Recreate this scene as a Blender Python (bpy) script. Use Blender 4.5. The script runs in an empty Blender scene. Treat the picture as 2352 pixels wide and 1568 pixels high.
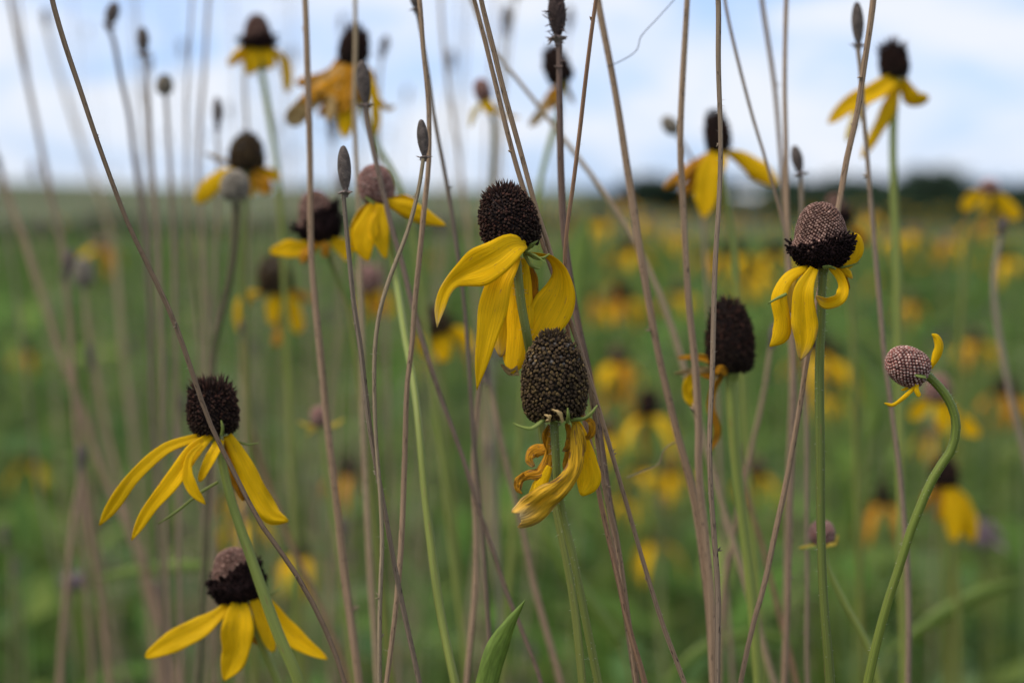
import bpy, math, random
import numpy as np

# ------------------------------------------------------------------ camera
scn = bpy.context.scene
col = scn.collection
HCAM = 1.10                      # the lens is held at the height of the flower heads
FOC = 4746.0                     # focal length in units of the 2352-wide picture
PITCH = math.atan((784.0 - 430.0) / FOC)
cam_d = bpy.data.cameras.new('camera')
cam = bpy.data.objects.new('camera', cam_d)
col.objects.link(cam)
cam.location = (0, 0, HCAM)
cam.rotation_euler = (math.pi / 2 - PITCH, 0, 0)
cam_d.sensor_width = 22.3
cam_d.lens = 45.0
cam_d.clip_start = 0.02
cam_d.clip_end = 9000
cam_d.dof.use_dof = True
cam_d.dof.focus_distance = 0.472
cam_d.dof.aperture_fstop = 6.3
cam_d.dof.aperture_blades = 7
scn.camera = cam

# ------------------------------------------------------------------ sky and sun
SUN_EL, SUN_AZ = math.radians(56), math.radians(250)      # azimuth clockwise from +Y
world = bpy.data.worlds.new('World')
scn.world = world
world.use_nodes = True
nt = world.node_tree
nt.nodes.clear()
N, L = nt.nodes.new, nt.links.new
out = N('ShaderNodeOutputWorld')
bg = N('ShaderNodeBackground')
bg.inputs['Strength'].default_value = 0.11
sky = N('ShaderNodeTexSky')
sky.sky_type = 'NISHITA'
sky.sun_disc = False
sky.sun_elevation = SUN_EL
sky.sun_rotation = SUN_AZ
sky.altitude = 200
sky.air_density = 1.0
sky.dust_density = 0.3
sky.ozone_density = 1.5
tc = N('ShaderNodeTexCoord')
mp = N('ShaderNodeMapping')
mp.inputs['Scale'].default_value = (11.0, 11.0, 30.0)
mp.inputs['Location'].default_value = (3.1, 0.4, 1.7)
mp.inputs['Rotation'].default_value = (0.0, 0.10, 0.0)
L(tc.outputs['Generated'], mp.inputs['Vector'])
nz = N('ShaderNodeTexNoise')
nz.inputs['Scale'].default_value = 1.0
nz.inputs['Detail'].default_value = 5.0
nz.inputs['Roughness'].default_value = 0.55
nz.inputs['Distortion'].default_value = 0.4
L(mp.outputs['Vector'], nz.inputs['Vector'])
rmp = N('ShaderNodeValToRGB')
rmp.color_ramp.elements[0].position = 0.37
rmp.color_ramp.elements[0].color = (0.0, 0.0, 0.0, 1)
rmp.color_ramp.elements[1].position = 0.58
rmp.color_ramp.elements[1].color = (0.97, 0.97, 0.97, 1)
L(nz.outputs['Fac'], rmp.inputs['Fac'])
mx = N('ShaderNodeMix')
mx.data_type = 'RGBA'
mx.inputs['B'].default_value = (4.25, 4.45, 4.85, 1)         # bright thin cloud, in the sky texture's own units
L(rmp.outputs['Color'], mx.inputs['Factor'])
tint = N('ShaderNodeMix')                                   # clear blue between the clouds
tint.data_type = 'RGBA'
tint.blend_type = 'MULTIPLY'
tint.inputs['Factor'].default_value = 1.0
tint.inputs['B'].default_value = (0.50, 0.60, 0.92, 1)
L(sky.outputs['Color'], tint.inputs['A'])
veil = N('ShaderNodeMix')                                   # thin even veil of high haze over the whole sky
veil.data_type = 'RGBA'
veil.inputs['Factor'].default_value = 0.6
veil.inputs['B'].default_value = (2.5, 3.35, 4.85, 1)
L(tint.outputs['Result'], veil.inputs['A'])
L(veil.outputs['Result'], mx.inputs['A'])
L(mx.outputs['Result'], bg.inputs['Color'])
L(bg.outputs['Background'], out.inputs['Surface'])

sun_d = bpy.data.lights.new('sun', 'SUN')
sun_d.energy = 1.5
sun_d.angle = math.radians(20)
sun_d.color = (1.0, 0.92, 0.80)
sun = bpy.data.objects.new('sun', sun_d)
col.objects.link(sun)
sun.location = (-3, -2, 6)
sun.rotation_euler = (math.pi / 2 - SUN_EL, 0, -SUN_AZ + math.pi)

scn.view_settings.view_transform = 'Standard'
scn.view_settings.look = 'None'
scn.view_settings.exposure = 0.92
scn.view_settings.gamma = 1.0
scn.view_settings.use_curve_mapping = False
scn.render.engine = 'CYCLES'
scn.cycles.use_denoising = True
scn.cycles.max_bounces = 6
scn.cycles.transmission_bounces = 4

# ------------------------------------------------------------------ helpers
rng = np.random.default_rng(11)
random.seed(5)
CP, SP = math.cos(PITCH), math.sin(PITCH)
CAMP = np.array([0, 0, HCAM])


def at(x, y, z):
    """Point seen at picture position (x, y) that lies z metres in front of the lens."""
    xc = (x - 1176.0) / FOC * z
    yc = -(y - 784.0) / FOC * z
    return np.array([xc, z * CP + yc * SP, HCAM - z * SP + yc * CP])


def smooth(a, b, x):
    t = np.clip((x - a) / (b - a), 0, 1)
    return t * t * (3 - 2 * t)


def ground_z(x, y):
    x = np.asarray(x, float)
    y = np.asarray(y, float)
    d = np.sqrt(x * x + y * y) + 1e-6
    az = np.degrees(np.arctan2(x, np.maximum(y, 1e-3)))
    z = -0.0145 * np.clip(d - 15, 0, 385)
    lift = 5.2 - 0.75 * smooth(-14, -9, az) - 0.9 * smooth(-6, 1, az)
    lift = lift * (1 - smooth(0.5, 6, az))
    z = z + (lift + 0.0012 * np.clip(d - 90, 0, 160)) * smooth(85, 250, d)
    z = z + 0.25 * np.sin(x * 0.05 + 1.3) * smooth(20, 90, d) * (1 - smooth(200, 320, d))
    return z


def link(name, me, parent=None, loc=(0, 0, 0)):
    o = bpy.data.objects.new(name, me)
    col.objects.link(o)
    if parent is not None:
        o.parent = parent
    o.location = loc
    return o


def tag(o, label=None, cat=None, group=None, kind=None):
    if label:
        o['label'] = label
    if cat:
        o['category'] = cat
    if group:
        o['group'] = group
    if kind:
        o['kind'] = kind
    return o


class MB:
    """Collects vertices, faces and two vertex attributes into one mesh."""

    def __init__(s):
        s.v, s.f, s.c, s.u, s.n = [], [], [], [], 0

    def add(s, v, f, c, u=None):
        v = np.asarray(v, float)
        f = np.asarray(f, int)
        c = np.asarray(c, float)
        if c.ndim == 1:
            c = np.tile(c, (len(v), 1))
        if u is None:
            u = np.zeros((len(v), 3))
        s.v.append(v)
        s.f.append(f + s.n)
        s.c.append(c)
        s.u.append(u)
        s.n += len(v)

    def mesh(s, name, mat, origin=(0, 0, 0), flat=False):
        v = np.concatenate(s.v) - np.asarray(origin, float)
        c = np.concatenate(s.c)
        u = np.concatenate(s.u)
        loops = np.concatenate([f.ravel() for f in s.f])
        sizes = np.concatenate([np.full(len(f), f.shape[1]) for f in s.f])
        me = bpy.data.meshes.new(name)
        me.vertices.add(len(v))
        me.vertices.foreach_set('co', v.astype(np.float32).ravel())
        me.loops.add(len(loops))
        me.loops.foreach_set('vertex_index', loops.astype(np.int32))
        me.polygons.add(len(sizes))
        st = np.concatenate([[0], np.cumsum(sizes)[:-1]])
        me.polygons.foreach_set('loop_start', st.astype(np.int32))
        me.polygons.foreach_set('use_smooth', np.full(len(sizes), not flat))
        me.update(calc_edges=True)
        ca = me.color_attributes.new('Col', 'FLOAT_COLOR', 'POINT')
        ca.data.foreach_set('color', np.hstack([c, np.ones((len(c), 1))]).astype(np.float32).ravel())
        ua = me.attributes.new('rest', 'FLOAT_VECTOR', 'POINT')
        ua.data.foreach_set('vector', u.astype(np.float32).ravel())
        me.materials.append(mat)
        return me


def unit(v):
    v = np.asarray(v, float)
    return v / (np.linalg.norm(v, axis=-1, keepdims=True) + 1e-12)


def spline(P, n, power=1.0):
    """Catmull-Rom through rows of P (any columns), n samples, roughly even along length."""
    P = np.asarray(P, float)
    if len(P) == 2:
        t = np.linspace(0, 1, n)[:, None]
        return P[0] * (1 - t) + P[1] * t
    d = np.concatenate([[0], np.cumsum(np.linalg.norm(np.diff(P[:, :3], axis=0), axis=1) + 1e-9)])
    m = np.gradient(P, d, axis=0)
    m[1:-1] = (P[2:] - P[:-2]) / (d[2:] - d[:-2])[:, None]
    s = np.linspace(0, 1, n) ** power * d[-1]
    k = np.clip(np.searchsorted(d, s, side='right') - 1, 0, len(P) - 2)
    h = (d[k + 1] - d[k])[:, None]
    t = (s - d[k])[:, None] / h
    return (2 * t ** 3 - 3 * t ** 2 + 1) * P[k] + (t ** 3 - 2 * t ** 2 + t) * h * m[k] + (3 * t ** 2 - 2 * t ** 3) * P[k + 1] + (t ** 3 - t ** 2) * h * m[k + 1]


# ------------------------------------------------------------------ materials
def new_mat(name):
    m = bpy.data.materials.new(name)
    m.use_nodes = True
    t = m.node_tree
    t.nodes.clear()
    o = t.nodes.new('ShaderNodeOutputMaterial')
    return m, t, o


def attr_mat(name, rough=0.6, stretch=(1, 1, 1), scale=1.0, lo=0.7, hi=1.2, trans=0.0, spec=0.3, bump=0.0,
             coords='rest', bump_dist=0.0002, fleck=None, detail=4.0, sheen=0.0):
    m, t, o = new_mat(name)
    N, L = t.nodes.new, t.links.new
    a = N('ShaderNodeAttribute')
    a.attribute_name = 'Col'
    if coords == 'rest':
        r = N('ShaderNodeAttribute')
        r.attribute_name = 'rest'
        vec = r.outputs['Vector']
    else:
        r = N('ShaderNodeTexCoord')
        vec = r.outputs['Object']
    mp = N('ShaderNodeMapping')
    mp.inputs['Scale'].default_value = stretch
    L(vec, mp.inputs['Vector'])
    nz = N('ShaderNodeTexNoise')
    nz.inputs['Scale'].default_value = scale
    nz.inputs['Detail'].default_value = detail
    L(mp.outputs['Vector'], nz.inputs['Vector'])
    mr = N('ShaderNodeMapRange')
    mr.inputs['From Min'].default_value = 0.3
    mr.inputs['From Max'].default_value = 0.7
    mr.inputs['To Min'].default_value = lo
    mr.inputs['To Max'].default_value = hi
    L(nz.outputs['Fac'], mr.inputs['Value'])
    mul = N('ShaderNodeVectorMath')
    mul.operation = 'SCALE'
    L(a.outputs['Color'], mul.inputs[0])
    L(mr.outputs['Result'], mul.inputs['Scale'])
    colr = mul.outputs['Vector']
    if fleck:
        n2 = N('ShaderNodeTexNoise')
        n2.inputs['Scale'].default_value = fleck[0]
        n2.inputs['Detail'].default_value = 2.0
        if len(fleck) > 3:
            m2 = N('ShaderNodeMapping')
            m2.inputs['Scale'].default_value = fleck[3]
            L(vec, m2.inputs['Vector'])
            L(m2.outputs['Vector'], n2.inputs['Vector'])
        else:
            L(vec, n2.inputs['Vector'])
        r2 = N('ShaderNodeMapRange')
        r2.inputs['From Min'].default_value = fleck[1]
        r2.inputs['From Max'].default_value = fleck[1] + 0.07
        L(n2.outputs['Fac'], r2.inputs['Value'])
        mm = N('ShaderNodeMix')
        mm.data_type = 'RGBA'
        mm.inputs['B'].default_value = (*fleck[2], 1)
        L(r2.outputs['Result'], mm.inputs['Factor'])
        L(colr, mm.inputs['A'])
        colr = mm.outputs['Result']
    p = N('ShaderNodeBsdfPrincipled')
    p.inputs['Roughness'].default_value = rough
    p.inputs['Specular IOR Level'].default_value = spec
    if sheen:
        p.inputs['Sheen Weight'].default_value = sheen
    L(colr, p.inputs['Base Color'])
    if bump:
        b = N('ShaderNodeBump')
        b.inputs['Strength'].default_value = bump
        b.inputs['Distance'].default_value = bump_dist
        L(nz.outputs['Fac'], b.inputs['Height'])
        L(b.outputs['Normal'], p.inputs['Normal'])
    last = p.outputs['BSDF']
    if trans:
        tr = N('ShaderNodeBsdfTranslucent')
        L(colr, tr.inputs['Color'])
        ms = N('ShaderNodeMixShader')
        ms.inputs['Fac'].default_value = trans
        L(last, ms.inputs[1])
        L(tr.outputs['BSDF'], ms.inputs[2])
        last = ms.outputs['Shader']
    L(last, o.inputs['Surface'])
    return m


M = {}
M['petal'] = attr_mat('petal_yellow', 0.55, (7.0, 0.9, 3.0), 1.8, 0.80, 1.08, fleck=(6.0, 0.665, (0.62, 0.33, 0.04)), trans=0.34, spec=0.10, bump=0.6, bump_dist=0.00025)
M['withered'] = attr_mat('petal_withered', 0.65, (4.5, 1.6, 3.0), 1.6, 0.5, 1.2, trans=0.25, spec=0.2, bump=0.9, bump_dist=0.0006,
                         fleck=(2.6, 0.60, (0.30, 0.14, 0.04)))
M['floret'] = attr_mat('disc_floret', 0.75, (1, 1, 1), 900.0, 0.5, 1.4, spec=0.10, coords='object')
M['cone'] = attr_mat('cone_body', 0.75, (1, 1, 1), 600.0, 0.7, 1.2, spec=0.2, coords='object')
M['green'] = attr_mat('green_stem', 0.5, (6.0, 6.0, 25.0), 1.0, 0.72, 1.25, spec=0.3, bump=0.4, bump_dist=0.0003,
                      fleck=(1.0, 0.68, (0.22, 0.14, 0.05), (3, 3, 160)))
M['dry'] = attr_mat('dry_stem', 0.8, (6.0, 6.0, 22.0), 1.2, 0.38, 1.45, spec=0.12, bump=0.8, bump_dist=0.0003,
                    fleck=(1.0, 0.62, (0.05, 0.035, 0.028), (2.5, 2.5, 420)), detail=6.0)
M['spike'] = attr_mat('dry_core', 0.8, (1, 1, 1), 700.0, 0.65, 1.3, spec=0.2, coords='object')
M['bract'] = attr_mat('green_bract', 0.55, (3.0, 1.5, 1.0), 1.5, 0.75, 1.2, trans=0.2)
M['leaf'] = attr_mat('green_leaf', 0.45, (2.5, 2.5, 1.0), 2.0, 0.75, 1.2, trans=0.3, spec=0.35, bump=0.3, bump_dist=0.0004)
M['grass'] = attr_mat('meadow_grass', 0.7, (1, 1, 1), 3.0, 0.75, 1.2, trans=0.35, spec=0.08, coords='object')
M['hair'] = attr_mat('stem_hair', 0.6, (1, 1, 1), 1.0, 1.0, 1.0, trans=0.4)
M['crown'] = attr_mat('tree_foliage', 0.8, (1, 1, 1), 0.6, 0.6, 1.3, trans=0.1, spec=0.05, coords='object')
M['bark'] = attr_mat('tree_bark', 0.85, (1, 1, 0.3), 6.0, 0.6, 1.3, coords='object')
M['paint'] = attr_mat('white_paint', 0.6, (1, 1, 1), 2.0, 0.92, 1.04, coords='object')
M['blossom'] = attr_mat('lavender_petal', 0.6, (3, 2, 1), 2.0, 0.8, 1.2, trans=0.3)


def ground_material():
    m, t, o = new_mat('ground_soil_and_turf')
    N, L = t.nodes.new, t.links.new
    tc = N('ShaderNodeTexCoord')
    p = N('ShaderNodeBsdfPrincipled')
    p.inputs['Roughness'].default_value = 0.9
    p.inputs['Specular IOR Level'].default_value = 0.1
    a = N('ShaderNodeAttribute')
    a.attribute_name = 'Col'
    big = N('ShaderNodeTexNoise')
    big.inputs['Scale'].default_value = 0.045
    big.inputs['Detail'].default_value = 6
    big.inputs['Roughness'].default_value = 0.65
    L(tc.outputs['Object'], big.inputs['Vector'])
    fine = N('ShaderNodeTexNoise')
    fine.inputs['Scale'].default_value = 9.0
    fine.inputs['Detail'].default_value = 6
    L(tc.outputs['Object'], fine.inputs['Vector'])
    mr = N('ShaderNodeMapRange')
    mr.inputs['From Min'].default_value = 0.3
    mr.inputs['From Max'].default_value = 0.7
    mr.inputs['To Min'].default_value = 0.72
    mr.inputs['To Max'].default_value = 1.28
    L(big.outputs['Fac'], mr.inputs['Value'])
    mf = N('ShaderNodeMapRange')
    mf.inputs['From Min'].default_value = 0.3
    mf.inputs['From Max'].default_value = 0.7
    mf.inputs['To Min'].default_value = 0.65
    mf.inputs['To Max'].default_value = 1.3
    L(fine.outputs['Fac'], mf.inputs['Value'])
    mu = N('ShaderNodeMath')
    mu.operation = 'MULTIPLY'
    L(mr.outputs['Result'], mu.inputs[0])
    L(mf.outputs['Result'], mu.inputs[1])
    sc = N('ShaderNodeVectorMath')
    sc.operation = 'SCALE'
    L(a.outputs['Color'], sc.inputs[0])
    L(mu.outputs['Value'], sc.inputs['Scale'])
    L(sc.outputs['Vector'], p.inputs['Base Color'])
    b = N('ShaderNodeBump')
    b.inputs['Strength'].default_value = 0.6
    b.inputs['Distance'].default_value = 0.03
    L(fine.outputs['Fac'], b.inputs['Height'])
    L(b.outputs['Normal'], p.inputs['Normal'])
    L(p.outputs['BSDF'], o.inputs['Surface'])
    return m


# ------------------------------------------------------------------ shape builders
def grid_faces(n, m, off=0):
    i, j = np.meshgrid(np.arange(n), np.arange(m), indexing='ij')
    a = i * (m + 1) + j
    return np.stack([a, a + 1, a + m + 2, a + m + 1], -1).reshape(-1, 4) + off


def add_ribbon(mb, P, W, S, color, cup=0.2, thick=0.00022, nseg=22, ncr=8, ruffle=0.0, seed=0, tipcol=None, grooves=0.0, notch=0.0, rounding=0.93):
    """A petal or leaf: centre points P, full widths W, side vectors S (all at control points)."""
    r = np.random.default_rng(seed)
    P = np.asarray(P, float)
    W = np.asarray(W, float)[:, None]
    S = np.asarray(S, float)
    k = spline(np.hstack([P, W, S]), nseg + 1)
    C, w, s = k[:, :3], np.maximum(k[:, 3:4], 1e-4), unit(k[:, 4:7])
    T = unit(np.gradient(C, axis=0))
    s = unit(s - T * np.sum(s * T, 1, keepdims=True))
    nrm = np.cross(T, s)
    v = np.linspace(0, 1, nseg + 1)
    u = np.linspace(-1, 1, ncr + 1)
    tipf = np.clip((v - 0.86) / 0.14, 0, 1)
    ww = w[:, 0] * np.sqrt(np.clip(1 - tipf ** 2 * rounding, 0.03, 1))
    ph = r.uniform(0, 6.28, 6)
    wob = 1 + 0.06 * np.sin(v * 9 + ph[0]) + 0.04 * np.sin(v * 17 + ph[1])
    ww = ww * wob
    V, U = np.meshgrid(v, u, indexing='ij')
    lift = cup * (U ** 2) * ww[:, None] * 0.5
    lift += grooves * ww[:, None] * (np.cos(U * 7.0) * 0.5)
    lift += ruffle * (0.6 + 0.9 * V) * ww[:, None] * (np.sin(V * 11 + ph[2] + U * 2.2) * np.abs(U) ** 1.5 + 0.6 * np.sin(V * 23 + ph[3] - U * 3) * np.abs(U)
                                    + 0.4 * np.sin(U * 6 + V * 8 + ph[5]))
    along = 0
    if notch:
        along = notch * ww[:, None] * (np.clip(V - 0.75, 0, 1) * 4) ** 3 * (np.abs(U) ** 1.2 - 0.6 + 0.25 * np.cos(U * 9 + ph[4]))
    G = C[:, None, :] + s[:, None, :] * (U * ww[:, None] * 0.5)[..., None] + nrm[:, None, :] * lift[..., None]
    if notch:
        G = G + T[:, None, :] * along[..., None]
    th = thick * (1 - 0.85 * np.abs(U) ** 4)
    top = (G + nrm[:, None, :] * (th / 2)[..., None]).reshape(-1, 3)
    bot = (G - nrm[:, None, :] * (th / 2)[..., None]).reshape(-1, 3)
    nv = len(top)
    f = [grid_faces(nseg, ncr), grid_faces(nseg, ncr, nv)[:, ::-1]]
    m1 = ncr + 1
    ring = [i * m1 for i in range(nseg + 1)] + [nseg * m1 + j for j in range(1, m1)] + \
           [i * m1 + ncr for i in range(nseg - 1, -1, -1)] + [j for j in range(ncr - 1, 0, -1)]
    ring = np.array(ring)
    nx = np.roll(ring, -1)
    f.append(np.stack([ring, nx, nx + nv, ring + nv], 1))
    c0 = np.asarray(color, float)
    cc = np.tile(c0, (nv, 1)) * (1 + 0.05 * np.sin(V * 5 + ph[1])).reshape(-1, 1)
    if tipcol is not None:
        e = np.clip((V - 0.78) / 0.22, 0, 1) ** 1.5 * (0.6 + 0.4 * np.sin(U * 5 + ph[3]))
        e = np.maximum(e, 0.6 * (np.abs(U) ** 10) * smooth(0.45, 0.8, V) * (0.5 + 0.5 * np.sin(V * 30 + U))).reshape(-1, 1)
        cc = cc * (1 - e) + np.asarray(tipcol) * e
    sd = r.uniform(0, 20)
    uu = np.stack([U.ravel(), V.ravel() * 2.5 + sd, np.full(nv, sd)], 1)
    mb.add(np.vstack([top, bot]), np.vstack(f), np.vstack([cc, cc]), np.vstack([uu, uu]))


def add_tube(mb, P, R, color, nside=10, nseg=40, ridge=0.0, seed=0, wob=0.0, col2=None, cap=True, power=1.0):
    """Round or ribbed stem through P with radii R; colour may run from color (start) to col2 (end)."""
    r = np.random.default_rng(seed)
    k = spline(np.hstack([np.asarray(P, float), np.asarray(R, float)[:, None]]), nseg + 1, power)
    C, rad = k[:, :3].copy(), np.maximum(k[:, 3], 1e-5)
    ln = np.concatenate([[0], np.cumsum(np.linalg.norm(np.diff(C, axis=0), axis=1))])
    if wob:
        for ax in range(3):
            ph = r.uniform(0, 6.28, 3)
            C[:, ax] += wob * (np.sin(ln * 60 + ph[0]) + 0.5 * np.sin(ln * 140 + ph[1]) + 1.6 * np.sin(ln * 25 + ph[2])) / 3
    T = unit(np.gradient(C, axis=0))
    ref = np.array([0.3, 1.0, 0.1])
    e1 = unit(np.cross(T, ref))
    e2 = np.cross(T, e1)
    a = np.linspace(0, 2 * np.pi, nside, endpoint=False)
    nr = max(4, nside // 2)
    rr = 1 + ridge * np.cos(a * nr + r.uniform(0, 6)) + ridge * 0.6 * np.cos(a * 3 + r.uniform(0, 6))
    ph = r.uniform(0, 6.28, 2)
    rl = rad * (1 + 0.05 * np.sin(ln * 90 + ph[0]) + 0.04 * np.sin(ln * 37 + ph[1]))
    V = C[:, None, :] + rl[:, None, None] * rr[None, :, None] * (e1[:, None, :] * np.cos(a)[None, :, None] + e2[:, None, :] * np.sin(a)[None, :, None])
    n = nseg + 1
    i, j = np.meshgrid(np.arange(nseg), np.arange(nside), indexing='ij')
    j2 = (j + 1) % nside
    f = np.stack([i * nside + j, i * nside + j2, (i + 1) * nside + j2, (i + 1) * nside + j], -1).reshape(-1, 4)
    c = np.asarray(color, float)
    if col2 is not None:
        t = np.linspace(0, 1, n)[:, None, None]
        cc = (c * (1 - t) + np.asarray(col2) * t) * np.ones((1, nside, 1))
    else:
        cc = np.ones((n, nside, 1)) * c
    sd = r.uniform(0, 30)
    A = np.broadcast_to(a, (n, nside))
    uu = np.stack([np.cos(A) + sd, np.sin(A) + sd, np.broadcast_to(ln[:, None], (n, nside)) * 1.0 + sd], -1)
    mb.add(V.reshape(-1, 3), f, cc.reshape(-1, 3), uu.reshape(-1, 3))
    if cap:
        for idx in (0, n - 1):
            ring = V[idx]
            ctr = C[idx]
            vv = np.vstack([ring, ctr])
            ff = np.array([[q, (q + 1) % nside, nside] for q in range(nside)])
            mb.add(vv, ff, cc[idx].mean(0), np.tile(uu[idx, 0], (nside + 1, 1)))
    return C, T, rl


def profile(t, R, wide=0.45, k=2.3):
    e = math.log(0.5) / math.log(wide)
    tt = np.clip(t, 1e-5, 1) ** e
    if isinstance(k, tuple):
        k = np.where(tt < 0.5, k[0], k[1])
    return R * np.clip(1 - np.abs(2 * tt - 1) ** k, 0, 1) ** (1 / k)


def add_revolve(mb, base, top, rfun, color, nside=20, nseg=16):
    base, top = np.asarray(base, float), np.asarray(top, float)
    ax = unit(top - base)
    e1 = unit(np.cross(ax, [0.2, 0.9, 0.31]))
    e2 = np.cross(ax, e1)
    Lh = np.linalg.norm(top - base)
    t = 0.5 - 0.5 * np.cos(np.linspace(0, np.pi, nseg + 1))
    rr = np.maximum(rfun(t), 1e-5)
    a = np.linspace(0, 2 * np.pi, nside, endpoint=False)
    V = base + ax * (t * Lh)[:, None, None] + rr[:, None, None] * (e1 * np.cos(a)[None, :, None] + e2 * np.sin(a)[None, :, None])
    i, j = np.meshgrid(np.arange(nseg), np.arange(nside), indexing='ij')
    j2 = (j + 1) % nside
    f = np.stack([i * nside + j, i * nside + j2, (i + 1) * nside + j2, (i + 1) * nside + j], -1).reshape(-1, 4)
    mb.add(V.reshape(-1, 3), f, np.asarray(color, float))


def floret_template(kind, ns=5):
    a = np.linspace(0, 2 * np.pi, ns, endpoint=False)
    rings = {'bump': [(0.56, -0.1, 0), (0.50, 0.22, 0.12), (0.26, 0.46, 0.6)],
             'stub': [(0.34, -0.2, 0), (0.36, 0.65, 0.3), (0.47, 0.95, 1.0), (0.36, 1.05, 0.9)],
             'spike': [(0.32, -0.2, 0), (0.33, 0.75, 0.4), (0.20, 1.05, 1.0)]}[kind]
    apex = {'bump': (0.52, 1.0), 'stub': (0.75, 0.0), 'spike': (1.45, 1.0)}[kind]
    v, tip = [], []
    for r, z, q in rings:
        for x in a:
            v.append((r * math.cos(x), r * math.sin(x), z))
            tip.append(q)
    v.append((0, 0, apex[0]))
    tip.append(apex[1])
    f = []
    for k in range(len(rings) - 1):
        for j in range(ns):
            j2 = (j + 1) % ns
            f.append((k * ns + j, k * ns + j2, (k + 1) * ns + j2))
            f.append((k * ns + j, (k + 1) * ns + j2, (k + 1) * ns + j))
    k = (len(rings) - 1) * ns
    for j in range(ns):
        f.append((k + j, k + (j + 1) % ns, len(v) - 1))
    return np.array(v), np.array(f), np.array(tip)


TPL = {k: floret_template(k) for k in ('bump', 'stub', 'spike')}


def add_florets(mb, pos, nrm, size, length, kind, c0, c1, seed):
    """One small disc floret at each position, c0 at the foot and c1 at the tip (arrays)."""
    r = np.random.default_rng(seed)
    v, f, tip = TPL[kind]
    n = len(pos)
    if n == 0:
        return
    nrm = unit(nrm)
    e1 = unit(np.cross(nrm, r.normal(size=(n, 3))))
    e2 = np.cross(nrm, e1)
    sz = size * r.uniform(0.80, 1.14, n)
    pos = pos + e1 * (np.asarray(size) * r.normal(0, 0.09, n))[:, None] + e2 * (np.asarray(size) * r.normal(0, 0.09, n))[:, None]
    V = pos[:, None, :] + e1[:, None, :] * (v[:, 0] * sz[:, None])[..., None] + e2[:, None, :] * (v[:, 1] * sz[:, None])[..., None] \
        + nrm[:, None, :] * (v[:, 2] * length[:, None])[..., None]
    F = (f[None] + (np.arange(n) * len(v))[:, None, None]).reshape(-1, 3)
    C = c0[:, None, :] * (1 - tip[None, :, None]) + c1[:, None, :] * tip[None, :, None]
    mb.add(V.reshape(-1, 3), F, C.reshape(-1, 3))


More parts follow.
